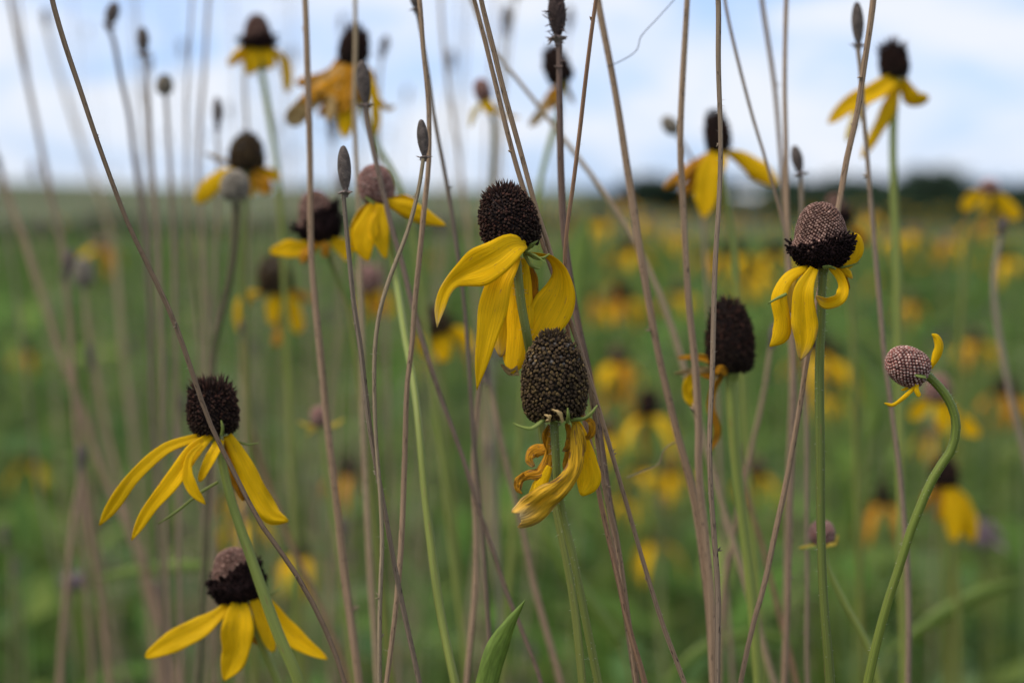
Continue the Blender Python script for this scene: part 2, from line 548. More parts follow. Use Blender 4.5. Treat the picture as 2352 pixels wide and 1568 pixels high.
def build_cone(root, base, top, R, style, n, seed, origin, ring=(0.40, 0.0)):
    """Cone of disc florets: a body part with all its florets as one sub-part."""
    r = np.random.default_rng(seed)
    base, top = np.asarray(base, float), np.asarray(top, float)
    wide, k = {'dark': (0.42, (2.8, 2.1)), 'box': (0.46, 3.0), 'spent': (0.40, (2.7, 1.95)), 'bud': (0.44, 2.2), 'ring': (0.38, (1.75, 2.3)),
               'grey': (0.45, 2.1), 'bell': (0.30, 2.3)}[style]
    if style in ('dark', 'box', 'spent'):
        top = top - (top - base) * 0.055
    R = R * {'dark': 0.84, 'box': 0.80, 'spent': 0.90, 'bud': 0.92, 'ring': 0.92, 'bell': 0.95, 'grey': 0.97}[style]
    Lh = np.linalg.norm(top - base)
    ringed = style in ('ring', 'bell')

    def rf(t):
        p = profile(t, R, wide, k)
        if ringed:
            p = p * (1 - 0.12 * smooth(0.34, 0.5, t))
        return p
    body = {'dark': (0.018, 0.010, 0.009), 'box': (0.018, 0.010, 0.009), 'spent': (0.026, 0.018, 0.012), 'bud': (0.10, 0.035, 0.03),
            'ring': (0.07, 0.032, 0.028), 'bell': (0.05, 0.022, 0.02), 'grey': (0.12, 0.10, 0.085)}[style]
    mb = MB()
    add_revolve(mb, base, top, lambda t: rf(t) * 0.97, body, 24 if n > 300 else 12, 16 if n > 300 else 9)
    cone = link('cone', mb.mesh('cone', M['cone'], origin), root)
    ax = unit(top - base)
    e1 = unit(np.cross(ax, [0.2, 0.9, 0.31]))
    e2 = np.cross(ax, e1)
    tt = np.linspace(0.03, 0.999, 600)
    rr = rf(tt)
    dr = np.gradient(rr, tt * Lh)
    area = np.concatenate([[0], np.cumsum((rr[1:] + rr[:-1]) / 2 * np.sqrt(1 + dr[1:] ** 2) * np.diff(tt) * Lh * 2 * np.pi)])
    q = (np.arange(n) + 0.5) / n * area[-1]
    t = np.interp(q, area, tt)
    th = np.arange(n) * math.pi * (3 - math.sqrt(5)) + r.uniform(0, 6)
    rad = rf(t)
    slope = np.interp(t, tt, dr)
    radial = e1 * np.cos(th)[:, None] + e2 * np.sin(th)[:, None]
    pos = base + ax * (t * Lh)[:, None] + radial * rad[:, None]
    nrm = unit(radial - ax * np.clip(slope, -6, 3)[:, None])
    s = math.sqrt(area[-1] / n)
    fm = MB()
    one = np.ones((n, 1))

    def jit(c, amt):
        return np.asarray(c) * (1 + amt * r.normal(size=(n, 1))).clip(0.3, 2.2) * one
    if style in ('dark', 'box'):
        nn = unit(nrm + ax * 0.25 + 0.22 * r.normal(size=(n, 3)))
        ln = s * r.uniform(0.6, 1.45, n) * (1 + 0.8 * smooth(0.75, 1.0, t))
        if style == 'box':
            ln = ln * (1.15 + 0.6 * smooth(0.7, 0.95, t))
        c0 = jit((0.020, 0.010, 0.009), 0.2)
        red = (r.random((n, 1)) < 0.3)
        c1 = np.where(red, jit((0.085, 0.036, 0.024), 0.3), jit((0.048, 0.027, 0.018), 0.4))
        low = smooth(0.45, 0.1, t)[:, None]
        c1 = c1 * (1 - low) + jit((0.045, 0.030, 0.018), 0.4) * low
        sp = (t > 0.86) | (r.random(n) < 0.25)
        for kd, mk in (('spike', sp), ('stub', ~sp)):
            add_florets(fm, pos[mk], nn[mk], s * 0.95, ln[mk], kd, c0[mk], c1[mk], seed)
    elif style == 'spent':
        nn = unit(nrm + ax * 0.15 + 0.2 * r.normal(size=(n, 3)))
        ln = s * r.uniform(0.7, 1.25, n)
        c0 = jit((0.038, 0.024, 0.015), 0.2)
        oc = r.random((n, 1)) < 0.40
        c1 = np.where(oc, jit((0.155, 0.100, 0.040), 0.35), jit((0.088, 0.056, 0.030), 0.3))
        gz = ((t > 0.6 + 0.06 * np.sin(th * 3)) & (t < 0.88) & (r.random(n) < 0.16))
        c1[gz] = jit((0.17, 0.145, 0.115), 0.3)[gz]
        c0[gz] = jit((0.09, 0.07, 0.055), 0.2)[gz]
        sp = (t > 0.92)
        mk2 = gz & ~sp
        add_florets(fm, pos[sp], nn[sp], s * 0.9, ln[sp] * 1.3, 'spike', c0[sp], c1[sp] * 0.6, seed)
        add_florets(fm, pos[mk2], nn[mk2], s * 1.15, ln[mk2] * 0.9, 'bump', c0[mk2], c1[mk2], seed)
        mk = ~sp & ~gz
        add_florets(fm, pos[mk], nn[mk], s * 1.0, ln[mk], 'stub', c0[mk], c1[mk], seed)
    elif style in ('bud', 'grey'):
        if style == 'bud':
            c0, c1 = jit((0.20, 0.070, 0.052), 0.25), jit((0.50, 0.37, 0.31), 0.28)
            tz = smooth(0.2, 0.85, t)[:, None]
            c0 = c0 * (0.9 + 0.5 * tz)
        else:
            c0, c1 = jit((0.24, 0.20, 0.15), 0.2), jit((0.38, 0.33, 0.25), 0.2)
        add_florets(fm, pos, nrm, np.full(n, s), np.full(n, s * 0.8), 'bump', c0, c1, seed)
    else:
        lim = ring[0] + ring[1] * radial[:, 0] + 0.035 * np.sin(th * 3.0 + 1) + 0.03 * r.normal(size=n)
        lo = t < lim
        nn = unit(nrm + ax * 0.35 + 0.3 * r.normal(size=(n, 3)))
        ln = s * r.uniform(0.8, 1.5, n) * (1 + 1.3 * smooth(0.4, 1.0, t / lim) * r.uniform(0.3, 1.2, n))
        c0, c1 = jit((0.012, 0.006, 0.006), 0.2), jit((0.020, 0.010, 0.009), 0.4)
        add_florets(fm, pos[lo], nn[lo], s * 0.95, ln[lo], 'stub', c0[lo], c1[lo], seed)
        c0, c1 = jit((0.130, 0.058, 0.040), 0.2), jit((0.31, 0.20, 0.155), 0.3)
        if style == 'bell':
            c0, c1 = c0 * 0.75, c1 * 0.6
        add_florets(fm, pos[~lo], unit(nrm[~lo] + ax * 0.3), s * 1.05, np.full((~lo).sum(), s * 0.9), 'bump', c0[~lo], c1[~lo], seed)
    fl = link('disc_florets', fm.mesh('disc_florets', M['floret'], origin), cone)
    fl['kind'] = 'stuff'
    return cone


YEL, ORA, TAN = (0.93, 0.58, 0.005), (0.72, 0.32, 0.010), (0.68, 0.46, 0.19)
PALE = (0.80, 0.60, 0.10)
GREEN = (0.165, 0.190, 0.038)
LIGHTGREEN = (0.225, 0.272, 0.055)
OLIVE = (0.13, 0.165, 0.03)
DRY = (0.41, 0.285, 0.180)
DRYGREY = (0.34, 0.26, 0.180)
DRYRED = (0.33, 0.185, 0.105)
DRYPALE = (0.48, 0.37, 0.225)


def ribbon_px(mb, spec, z, seed, thick=0.00022, default_f=None):
    """Petal whose centre line is given in picture units at depth z; dz offsets run away from the lens."""
    pts = spec['p']
    r = np.random.default_rng(seed)
    f = spec.get('f', r.uniform(-14, 14) if default_f is None else default_f)
    n = len(pts)
    P, tw = [], spec.get('tw', None)
    for i, p in enumerate(pts):
        t = i / (n - 1)
        dz = p[2] if len(p) > 2 else f * t ** 0.8
        zz = z + dz * z / FOC
        # keep the drawn position while the point moves in depth
        P.append(at(p[0], p[1], zz))
    P = np.array(P)
    T = unit(np.gradient(P, axis=0))
    V = unit(CAMP - P)
    S = unit(np.cross(T, V))
    if tw is None:
        a0 = r.uniform(-25, 25)
        tw = [a0 * (1 - 0.5 * i / (n - 1)) for i in range(n)]
    B = np.cross(T, S)
    ta = np.radians(np.asarray(tw, float))[:, None]
    S = S * np.cos(ta) + B * np.sin(ta)
    W = np.asarray(spec['w'], float) * z / FOC
    kind = spec.get('m', 'y')
    color = {'y': YEL, 'o': ORA, 't': TAN, 'p': PALE, 'g': (0.185, 0.265, 0.040), 'l': LIGHTGREEN, 'w': (0.86, 0.47, 0.018)}[kind]
    color = np.asarray(color) * r.uniform(0.93, 1.05)
    add_ribbon(mb, P, W, S, color, cup=spec.get('cup', r.choice([-1, 1]) * r.uniform(0.15, 0.4)), thick=thick, nseg=spec.get('n', 26), ncr=8,
               ruffle=spec.get('ru', 0.02 if kind == 'y' else (0.12 if kind in 'otw' else 0.0)), seed=seed, tipcol=spec.get('tip'),
               grooves=spec.get('gr', 0.035 if kind in 'y' else 0.02), notch=spec.get('no', 0.12 if kind in 'yotw' else 0.0), rounding=spec.get('rd', 0.93))


def to_ground(P, R, spread=0.5, seed=0):
    """Carries a stem on from its lowest drawn point to the soil."""
    r = np.random.default_rng(seed)
    P = [np.asarray(p, float) for p in P]
    R = list(R)
    d = unit(P[-1] - P[-2])
    drop = max(-d[2], 0.35)
    lx = np.clip(d[:2] / drop, -0.30, 0.30)
    p0, r0 = P[-1].copy(), R[-1]
    gz = float(ground_z(p0[0], p0[1])) - 0.01
    h = p0[2] - gz
    ly = r.uniform(-0.05, 0.05)
    for s in (0.2, 0.45, 0.72, 1.0):
        k = s - s * s / 2
        P.append(np.array([p0[0] + lx[0] * h * k * spread * 2, p0[1] + (lx[1] + ly) * h * k * spread * 2, p0[2] - h * s]))
        R.append(r0 * (1 + 0.35 * s))
    return P, R


def add_hairs(root, C, T, rl, origin, n, seed, length=0.0005, color=(0.6, 0.6, 0.5), lo=0.0, hi=0.6):
    r = np.random.default_rng(seed)
    i = r.integers(int(lo * len(C)), max(int(hi * len(C)), 2), n)
    fr = r.random((n, 1))
    i2 = np.minimum(i + 1, len(C) - 1)
    c = C[i] * (1 - fr) + C[i2] * fr
    d = unit(np.cross(T[i], r.normal(size=(n, 3))))
    ln = length * r.uniform(0.4, 1.6, (n, 1))
    b = c + d * rl[i][:, None] * 0.95
    tip = b + (d + 0.5 * r.normal(size=(n, 3)) * 0.6) * ln
    e = unit(np.cross(d, T[i])) * 0.00005
    g = T[i] * 0.00005
    V = np.stack([b + e, b - e * 0.5 + g, b - e * 0.5 - g, tip], 1).reshape(-1, 3)
    k = (np.arange(n) * 4)[:, None, None]
    F = (np.array([[0, 1, 3], [1, 2, 3], [2, 0, 3]])[None] + k).reshape(-1, 3)
    mb = MB()
    mb.add(V, F, color)
    o = link('stem_hairs', mb.mesh('stem_hairs', M['hair'], origin), root)
    o['kind'] = 'stuff'


def stem_world(path, z, w, dzs=None):
    P, R = [], []
    n = len(path)
    for i, p in enumerate(path):
        zz = p[2] if len(p) > 2 else z
        wi = w if np.isscalar(w) else w[0] + (w[1] - w[0]) * i / (n - 1)
        P.append(at(p[0], p[1], zz))
        R.append(wi / 2 * zz / FOC)
    return P, R


SEED = [100]


def nseed():
    SEED[0] += 1
    return SEED[0]


def flower(label, z, base, top, width, style, petals, stem, sw, bracts=(), group=None, n=900, green=GREEN, hair=0, tilt=0.0, ridge=0.10, ring=(0.40, 0.0)):
    """A coneflower on its own stem: cone with florets, ray petals, bracts and stem."""
    sd = nseed()
    SP_, SR = stem_world(stem, z, sw)
    bz = at(base[0], base[1], z)
    cb = bz
    ct = at(top[0], top[1], z + tilt * z / FOC)
    neck = cb + unit(cb - ct) * 0.0008
    SP_ = [cb + unit(ct - cb) * 0.001, neck] + SP_ if np.linalg.norm(SP_[0] - neck) > 0.0008 else [cb] + SP_
    SR = [SR[0] * 1.25] * (len(SP_) - len(SR)) + SR
    GP, GR = to_ground(SP_, SR, seed=sd)
    origin = GP[-1]
    root = bpy.data.objects.new('coneflower', None)
    col.objects.link(root)
    root.location = origin
    root.empty_display_size = 0.02
    tag(root, label, 'flower', group)
    mb = MB()
    near = n > 500
    C, T, rl = add_tube(mb, GP, GR, green, 14 if near else 8, 140 if near else 80, ridge if near else 0.0, sd, wob=0.0004, power=2.3,
                        col2=np.asarray(green) * np.array([1.0, 0.8, 0.8]))
    link('stem', mb.mesh('stem', M['green'], origin), root)
    if hair:
        add_hairs(root, C, T, rl, origin, hair, sd)
    R = width / 2 * z / FOC
    if style:
        build_cone(root, cb, ct, R, style, n, sd, origin, ring)
    for i, p in enumerate(petals):
        mb = MB()
        ribbon_px(mb, p, z, sd * 31 + i)
        mt = M['withered'] if p.get('m', 'y') in 'otw' else M['petal']
        link('petal', mb.mesh('petal', mt, origin), root)
    for i, p in enumerate(bracts):
        mb = MB()
        q = dict(p)
        q.setdefault('m', 'l')
        q.setdefault('no', 0.0)
        q.setdefault('tw', [35] * len(q['p']))
        ribbon_px(mb, q, z, sd * 57 + i, thick=0.0004, default_f=0)
        link('bract', mb.mesh('bract', M['bract'], origin), root)
    return root


def pt(p, w, **k):
    d = dict(p=p, w=w)
    d.update(k)
    return d

# ------------------------------------------------------------------ the ground
def build_ground():
    na, nd = 144, 90
    ds = np.concatenate([[0.0], np.geomspace(0.5, 6000, nd)])
    az = np.linspace(0, 2 * np.pi, na, endpoint=False)
    D, A = np.meshgrid(ds, az, indexing='ij')
    X, Y = D * np.sin(A), D * np.cos(A)
    Z = ground_z(X, Y)
    V = np.stack([X, Y, Z], -1).reshape(-1, 3)
    i, j = np.meshgrid(np.arange(nd), np.arange(na), indexing='ij')
    j2 = (j + 1) % na
    F = np.stack([i * na + j, i * na + j2, (i + 1) * na + j2, (i + 1) * na + j], -1).reshape(-1, 4)
    d = D.ravel()[:, None]
    azd = np.degrees(np.arctan2(X, Y)).ravel()[:, None]
    turf = np.array([0.045, 0.058, 0.022])
    mead = np.array([0.075, 0.105, 0.022])
    hill = np.array([0.092, 0.104, 0.048])
    vale = np.array([0.045, 0.068, 0.026])
    C = turf + (mead - turf) * smooth(6, 25, d)
    left = 1 - smooth(-2, 5, azd)
    C = C + (hill - C) * smooth(80, 110, d) * left
    C = C * (1 + 0.16 * smooth(118, 126, d) * (1 - smooth(150, 165, d)) * left)
    C = C + (vale - C) * smooth(60, 140, d) * (1 - left)
    gold = np.exp(-((azd - 4.2) / 1.6) ** 2) * smooth(60, 100, d) * (1 - smooth(330, 380, d))
    C = C + (np.array([0.150, 0.125, 0.045]) - C) * gold * 0.8
    mb = MB()
    mb.add(V, F, C)
    o = link('ground', mb.mesh('ground', ground_material()))
    tag(o, 'green meadow ground rising to a pale hill on the left', 'ground', kind='structure')


build_ground()


def wedge(n, d0, d1, r, half=27.0, power=1.0):
    d = np.sqrt(r.random(n) ** power * (d1 * d1 - d0 * d0) + d0 * d0)
    a = np.radians(r.uniform(-half, half, n))
    return d * np.sin(a), d * np.cos(a), d


def blades(mb, x, y, h, w, pal, r, rows=5, bend=(0.1, 0.6), pointed=1.6):
    n = len(x)
    s = np.linspace(0, 1, rows)
    phi = r.uniform(0, 2 * np.pi, n)
    b = r.uniform(*bend, n)
    dx, dy = np.cos(phi), np.sin(phi)
    z0 = ground_z(x, y)
    px = x[:, None] + dx[:, None] * h[:, None] * b[:, None] * s ** 2
    py = y[:, None] + dy[:, None] * h[:, None] * b[:, None] * s ** 2
    pz = z0[:, None] + h[:, None] * (s - 0.3 * b[:, None] * s ** 2)
    psi = phi + np.pi / 2 + r.normal(0, 0.5, n)
    ww = w[:, None] * (1 - s ** pointed * 0.97) * (0.6 + 0.8 * np.sin(np.pi * (0.15 + 0.7 * s)))
    sx, sy = np.cos(psi)[:, None] * ww / 2, np.sin(psi)[:, None] * ww / 2
    A = np.stack([px - sx, py - sy, pz], -1)
    B = np.stack([px + sx, py + sy, pz], -1)
    V = np.stack([A, B], 2).reshape(n, rows * 2, 3)
    k = np.arange(rows - 1) * 2
    f = np.stack([k, k + 1, k + 3, k + 2], 1)
    F = (f[None] + (np.arange(n) * rows * 2)[:, None, None]).reshape(-1, 4)
    c = pal[r.integers(0, len(pal), n)] * r.uniform(0.75, 1.25, (n, 1))
    C = np.repeat(c, rows * 2, 0)
    mb.add(V.reshape(-1, 3), F, C)


def leaves(mb, p, length, width, pal, r, droop=0.5):
    """Lance-shaped leaves folded a little along the midrib."""
    n = len(p)
    rows = 6
    s = np.linspace(0, 1, rows)
    phi = r.uniform(0, 2 * np.pi, n)
    el = r.uniform(-0.2, 1.0, n)
    d = np.stack([np.cos(phi), np.sin(phi)], 1)
    hx = length[:, None] * s * np.cos(el)[:, None]
    hz = length[:, None] * (s * np.sin(el)[:, None] - droop * s ** 2 * r.uniform(0.2, 1, n)[:, None])
    C = np.stack([p[:, 0:1] + d[:, 0:1] * hx, p[:, 1:2] + d[:, 1:2] * hx, p[:, 2:3] + hz], -1)
    roll = r.normal(0, 0.5, n)
    side = np.stack([-d[:, 1] * np.cos(roll), d[:, 0] * np.cos(roll), np.sin(roll)], 1)
    w = width[:, None] * np.sin(np.pi * np.clip(s, 0.02, 0.985) ** 0.8) * 0.5
    up = np.array([0, 0, 1.0])
    Lf = C - side[:, None, :] * w[..., None] + up * (0.25 * w)[..., None]
    Rt = C + side[:, None, :] * w[..., None] + up * (0.25 * w)[..., None]
    V = np.stack([Lf, C, Rt], 2).reshape(n, rows * 3, 3)
    f = []
    for k in range(rows - 1):
        f += [(3 * k, 3 * k + 1, 3 * k + 4, 3 * k + 3), (3 * k + 1, 3 * k + 2, 3 * k + 5, 3 * k + 4)]
    F = (np.array(f)[None] + (np.arange(n) * rows * 3)[:, None, None]).reshape(-1, 4)
    c = pal[r.integers(0, len(pal), n)] * r.uniform(0.75, 1.25, (n, 1))
    mb.add(V.reshape(-1, 3), F, np.repeat(c, rows * 3, 0))


PALG = np.array([(0.108, 0.205, 0.036), (0.132, 0.238, 0.042), (0.068, 0.134, 0.024), (0.172, 0.248, 0.054), (0.130, 0.188, 0.066),
                 (0.186, 0.245, 0.052), (0.092, 0.170, 0.052)])
PALD = np.array([(0.26, 0.20, 0.13), (0.20, 0.15, 0.10), (0.30, 0.235, 0.155)])


def build_meadow():
    r = np.random.default_rng(21)
    mb = MB()
    for n, d0, d1, h, hs, w, rows in ((2600, 0.75, 1.6, 0.50, 0.10, 0.006, 6), (7500, 1.5, 3.2, 0.56, 0.11, 0.008, 6),
                                      (12000, 3.0, 7.0, 0.60, 0.12, 0.010, 5), (15000, 6.5, 16.0, 0.64, 0.13, 0.016, 4)):
        x, y, d = wedge(n, d0, d1, r)
        hh = np.clip(r.normal(h, hs, n), 0.2, 0.98)
        blades(mb, x, y, hh, w * r.uniform(0.6, 1.5, n), PALG, r, rows)
        m = n // 14
        x, y, d = wedge(m, d0, d1, r)
        blades(mb, x, y, np.clip(r.normal(h + 0.1, hs, m), 0.2, 1.0), w * 0.55 * r.uniform(0.6, 1.3, m), PALD, r, rows, (0.02, 0.35))
    x, y, d = wedge(330, 1.0, 3.6, r)
    blades(mb, x, y, r.uniform(0.72, 1.0, len(x)), r.uniform(0.006, 0.013, len(x)), np.array([(0.13, 0.22, 0.025), (0.10, 0.19, 0.03), (0.16, 0.22, 0.03)]), r, 7, (0.05, 0.4))
    x, y, d = wedge(700, 1.1, 4.5, r)
    blades(mb, x, y, r.uniform(0.70, 1.02, len(x)), r.uniform(0.0025, 0.0045, len(x)), np.array([(0.20, 0.26, 0.09), (0.24, 0.27, 0.11), (0.17, 0.24, 0.07)]), r, 6, (0.0, 0.15), 4.0)
    o = link('meadow_grass', mb.mesh('meadow_grass', M['grass']))
    tag(o, 'tall green meadow grass blurred behind the coneflowers', 'grass', kind='stuff')
    mb = MB()
    for n, d0, d1, zl, zh, ln, wd in ((1500, 0.9, 1.7, 0.15, 0.62, 0.10, 0.020), (3600, 1.6, 3.4, 0.15, 0.72, 0.11, 0.024),
                                      (5200, 3.2, 8.0, 0.2, 0.78, 0.13, 0.034)):
        x, y, d = wedge(n, d0, d1, r)
        z = ground_z(x, y) + zl + (zh - zl) * r.random(n) ** 0.7
        leaves(mb, np.stack([x, y, z], 1), ln * r.uniform(0.6, 1.5, n), wd * r.uniform(0.6, 1.5, n), PALG * 0.9, r)
    o = link('meadow_leaves', mb.mesh('meadow_leaves', M['grass']))
    tag(o, 'leafy green undergrowth filling the meadow below the flowers', 'foliage', kind='stuff')
    mb = MB()
    x, y, d = wedge(13000, 15.0, 25.0, r, 24)
    h = np.clip(r.normal(0.60, 0.12, len(x)), 0.25, 0.9)
    blades(mb, x, y, h, 0.055 * r.uniform(0.6, 1.6, len(x)), np.vstack([PALG, PALG, PALD[:1] * 0.8]), r, 3)
    o = link('far_meadow', mb.mesh('far_meadow', M['grass']))
    tag(o, 'distant grassy meadow reaching toward the horizon', 'grass', kind='stuff')
    # yellow heads too far off to count
    mb = MB()
    x, y, d = wedge(900, 8.0, 24.0, r, 24)
    keep = (np.degrees(np.arctan2(x, y)) > -1) | (r.random(len(x)) < 0.15)
    x, y, d = x[keep], y[keep], d[keep]
    z = ground_z(x, y) + r.uniform(0.62, 0.98, len(x))
    for k in range(4):
        leaves(mb, np.stack([x, y, z], 1), 0.035 * r.uniform(0.7, 1.3, len(x)), 0.018 * r.uniform(0.7, 1.3, len(x)),
               np.array([YEL, YEL, ORA]), r, 1.2)
    o = link('far_flowers', mb.mesh('far_flowers', M['grass']))
    tag(o, 'sprinkle of tiny yellow blooms far across the meadow', 'flowers', kind='stuff')


build_meadow()


# ------------------------------------------------------------------ trees, hedge and shed on the horizon
def tree_meshes(seed, H, spread, n=6000):
    r = np.random.default_rng(seed)
    tm = MB()
    trunk = [np.array([0, 0, -0.2]), np.array([0.05, 0.02, H * 0.25]), np.array([-0.08, 0.05, H * 0.55]), np.array([0.05, 0, H * 0.85])]
    add_tube(tm, trunk, [0.05 * H * 0.7, 0.035 * H, 0.022 * H, 0.006 * H], (0.09, 0.07, 0.055), 8, 12, 0.05, seed)
    cl = []
    for k in range(11):
        a = r.uniform(0, 6.28)
        h0 = H * r.uniform(0.22, 0.6)
        e = np.array([math.cos(a), math.sin(a), 0]) * spread * r.uniform(0.45, 0.95)
        e[2] = h0 + H * r.uniform(0.1, 0.32)
        m = np.array([e[0] * 0.45, e[1] * 0.45, (h0 + e[2]) / 2 + 0.05 * H])
        add_tube(tm, [np.array([0, 0, h0]), m, e], [0.016 * H, 0.010 * H, 0.003 * H], (0.085, 0.065, 0.05), 6, 7, 0, seed + k)
        cl.append((e, spread * r.uniform(0.28, 0.5)))
    for k in range(6):
        cl.append((np.array([r.normal(0, spread * 0.3), r.normal(0, spread * 0.3), H * r.uniform(0.6, 0.92)]), spread * r.uniform(0.25, 0.42)))
    for k in range(9):
        a = r.uniform(0, 6.28)
        cl.append((np.array([math.cos(a) * spread * r.uniform(0.3, 1.0), math.sin(a) * spread * r.uniform(0.3, 1.0), H * r.uniform(0.08, 0.32)]), spread * r.uniform(0.25, 0.45)))
    pts = []
    for c, rad in cl:
        q = unit(r.normal(size=(n // len(cl), 3))) * rad * r.random((n // len(cl), 1)) ** 0.4
        q[:, 2] *= 0.8
        pts.append(c + q)
    pts = np.vstack(pts)
    pts = pts[pts[:, 2] > H * 0.0]
    cm = MB()
    pal = np.array([(0.070, 0.112, 0.072), (0.082, 0.125, 0.076), (0.064, 0.100, 0.072), (0.090, 0.132, 0.078)])
    leaves(cm, pts, np.full(len(pts), H * 0.085) * r.uniform(0.6, 1.5, len(pts)), np.full(len(pts), H * 0.055), pal, r, 0.4)
    return tm.mesh('trunk', M['bark']), cm.mesh('crown', M['crown'])


TREES = [tree_meshes(301, 1.0, 0.42), tree_meshes(302, 1.0, 0.55), tree_meshes(303, 1.0, 0.48)]


def tree(px, ytop, d, width, var, label, group=None, name='tree'):
    x = (px - 1176) / FOC * d
    gz = float(ground_z(x, d))
    H = HCAM + (430 - ytop) / FOC * d - gz
    root = bpy.data.objects.new(name, None)
    col.objects.link(root)
    root.location = (x, d, gz)
    root.rotation_euler = (0, 0, random.uniform(0, 6.28))
    wx = width / FOC * d / 1.0
    root.scale = (wx, wx, H)
    tag(root, label, 'tree', group)
    link('trunk', TREES[var][0], root)
    link('crown', TREES[var][1], root)


tree(2140, 388, 395, 150, 1, 'tallest dark rounded tree standing above the right treeline')
tree(1385, 432, 215, 105, 0, 'dark bushy tree beside the golden field right of the main cone')
far_label, far_group = 'dark tree of the blurred far treeline on the right horizon', 'trees of the far treeline'
for px, yt, d, w, v in ((1455, 412, 430, 85, 0), (1505, 408, 440, 90, 1), (1555, 413, 440, 80, 2), (1620, 416, 440, 90, 0), (1690, 418, 440, 85, 1),
                        (1760, 416, 430, 90, 2), (1815, 414, 420, 85, 1), (1865, 410, 410, 100, 0), (1920, 406, 410, 100, 2), (1975, 412, 400, 90, 1),
                        (2030, 414, 400, 95, 0), (2085, 414, 400, 90, 2), (2205, 416, 395, 90, 0), (2255, 422, 390, 90, 1), (2305, 424, 390, 95, 2),
                        (2355, 422, 390, 100, 0), (2410, 420, 390, 95, 1), (2470, 415, 390, 100, 2)):
    tree(px, yt - 4, d, w * 1.25, v, far_label, far_group)


def build_thicket():
    r = np.random.default_rng(78)
    n = 9000
    y = 232 + r.normal(0, 3.0, n)
    x = r.uniform(21, 70, n)
    hgt = 2.6 + 0.5 * np.sin(x * 0.5) + 0.4 * np.sin(x * 1.3 + 1)
    z = ground_z(x, y) + hgt * r.random(n) ** 0.6
    mb = MB()
    leaves(mb, np.stack([x, y, z], 1), r.uniform(0.4, 0.9, n), r.uniform(0.25, 0.5, n),
           np.array([(0.060, 0.100, 0.050), (0.072, 0.115, 0.052), (0.055, 0.090, 0.048)]), r, 0.5)
    o = link('thicket', mb.mesh('thicket', M['crown']))
    tag(o, 'blurred dark green thicket below the far right treeline', 'bushes', kind='stuff')


build_thicket()


def build_hedge():
    r = np.random.default_rng(77)
    n = 5200
    x = r.uniform(-34, 4, n)
    y = 84 + 0.06 * x + r.normal(0, 0.9, n)
    hgt = 0.55 + 0.15 * np.sin(x * 0.7) + 0.10 * np.sin(x * 1.9 + 1)
    z = ground_z(x, y) + hgt * r.random(n) ** 0.6
    mb = MB()
    leaves(mb, np.stack([x, y, z], 1), r.uniform(0.2, 0.45, n), r.uniform(0.12, 0.25, n),
           np.array([(0.035, 0.070, 0.022), (0.045, 0.085, 0.028), (0.030, 0.058, 0.022)]), r, 0.5)
    o = link('hedgerow', mb.mesh('hedgerow', M['crown']))
    tag(o, 'low dark green hedgerow at the foot of the pale left hill', 'hedge', kind='stuff')


build_hedge()


def box(mb, lo, hi, c):
    x0, y0, z0 = lo
    x1, y1, z1 = hi
    v = [(x0, y0, z0), (x1, y0, z0), (x1, y1, z0), (x0, y1, z0), (x0, y0, z1), (x1, y0, z1), (x1, y1, z1), (x0, y1, z1)]
    f = [(0, 3, 2, 1), (4, 5, 6, 7), (0, 1, 5, 4), (1, 2, 6, 5), (2, 3, 7, 6), (3, 0, 4, 7)]
    mb.add(v, f, c)


def build_shed():
    d = 250.0
    p = at(1716, 493, d)
    gz = float(ground_z(p[0], p[1]))
    root = bpy.data.objects.new('shed', None)
    col.objects.link(root)
    root.location = (p[0], p[1], gz)
    root.rotation_euler = (0, 0, 0.15)
    tag(root, 'small white shed far off before the dark treeline', 'shed')
    top = p[2] - gz + 2.0
    mb = MB()
    box(mb, (-1.7, -1.2, -0.3), (1.7, 1.2, top), (0.78, 0.78, 0.77))
    link('wall', mb.mesh('wall', M['paint'], flat=True), root)
    mb = MB()
    rv = [(-1.9, -1.45, top), (1.9, -1.45, top), (1.9, 1.45, top), (-1.9, 1.45, top), (-1.9, 0, top + 0.8), (1.9, 0, top + 0.8)]
    mb.add(rv, np.array([(0, 1, 5, 4), (2, 3, 4, 5)]), (0.7, 0.7, 0.7))
    mb.add(rv, np.array([(0, 4, 3), (1, 2, 5)]), (0.7, 0.7, 0.7))
    link('roof', mb.mesh('roof', M['paint'], flat=True), root)
    mb = MB()
    box(mb, (-0.4, -1.26, -0.1), (0.45, -1.203, min(top - 0.2, 1.9)), (0.35, 0.35, 0.36))
    link('door', mb.mesh('door', M['paint'], flat=True), root)


build_shed()

# ------------------------------------------------------------------ the coneflowers that can be told apart
DRIED = (0.50, 0.34, 0.18)
WHITE = (0.70, 0.54, 0.28)

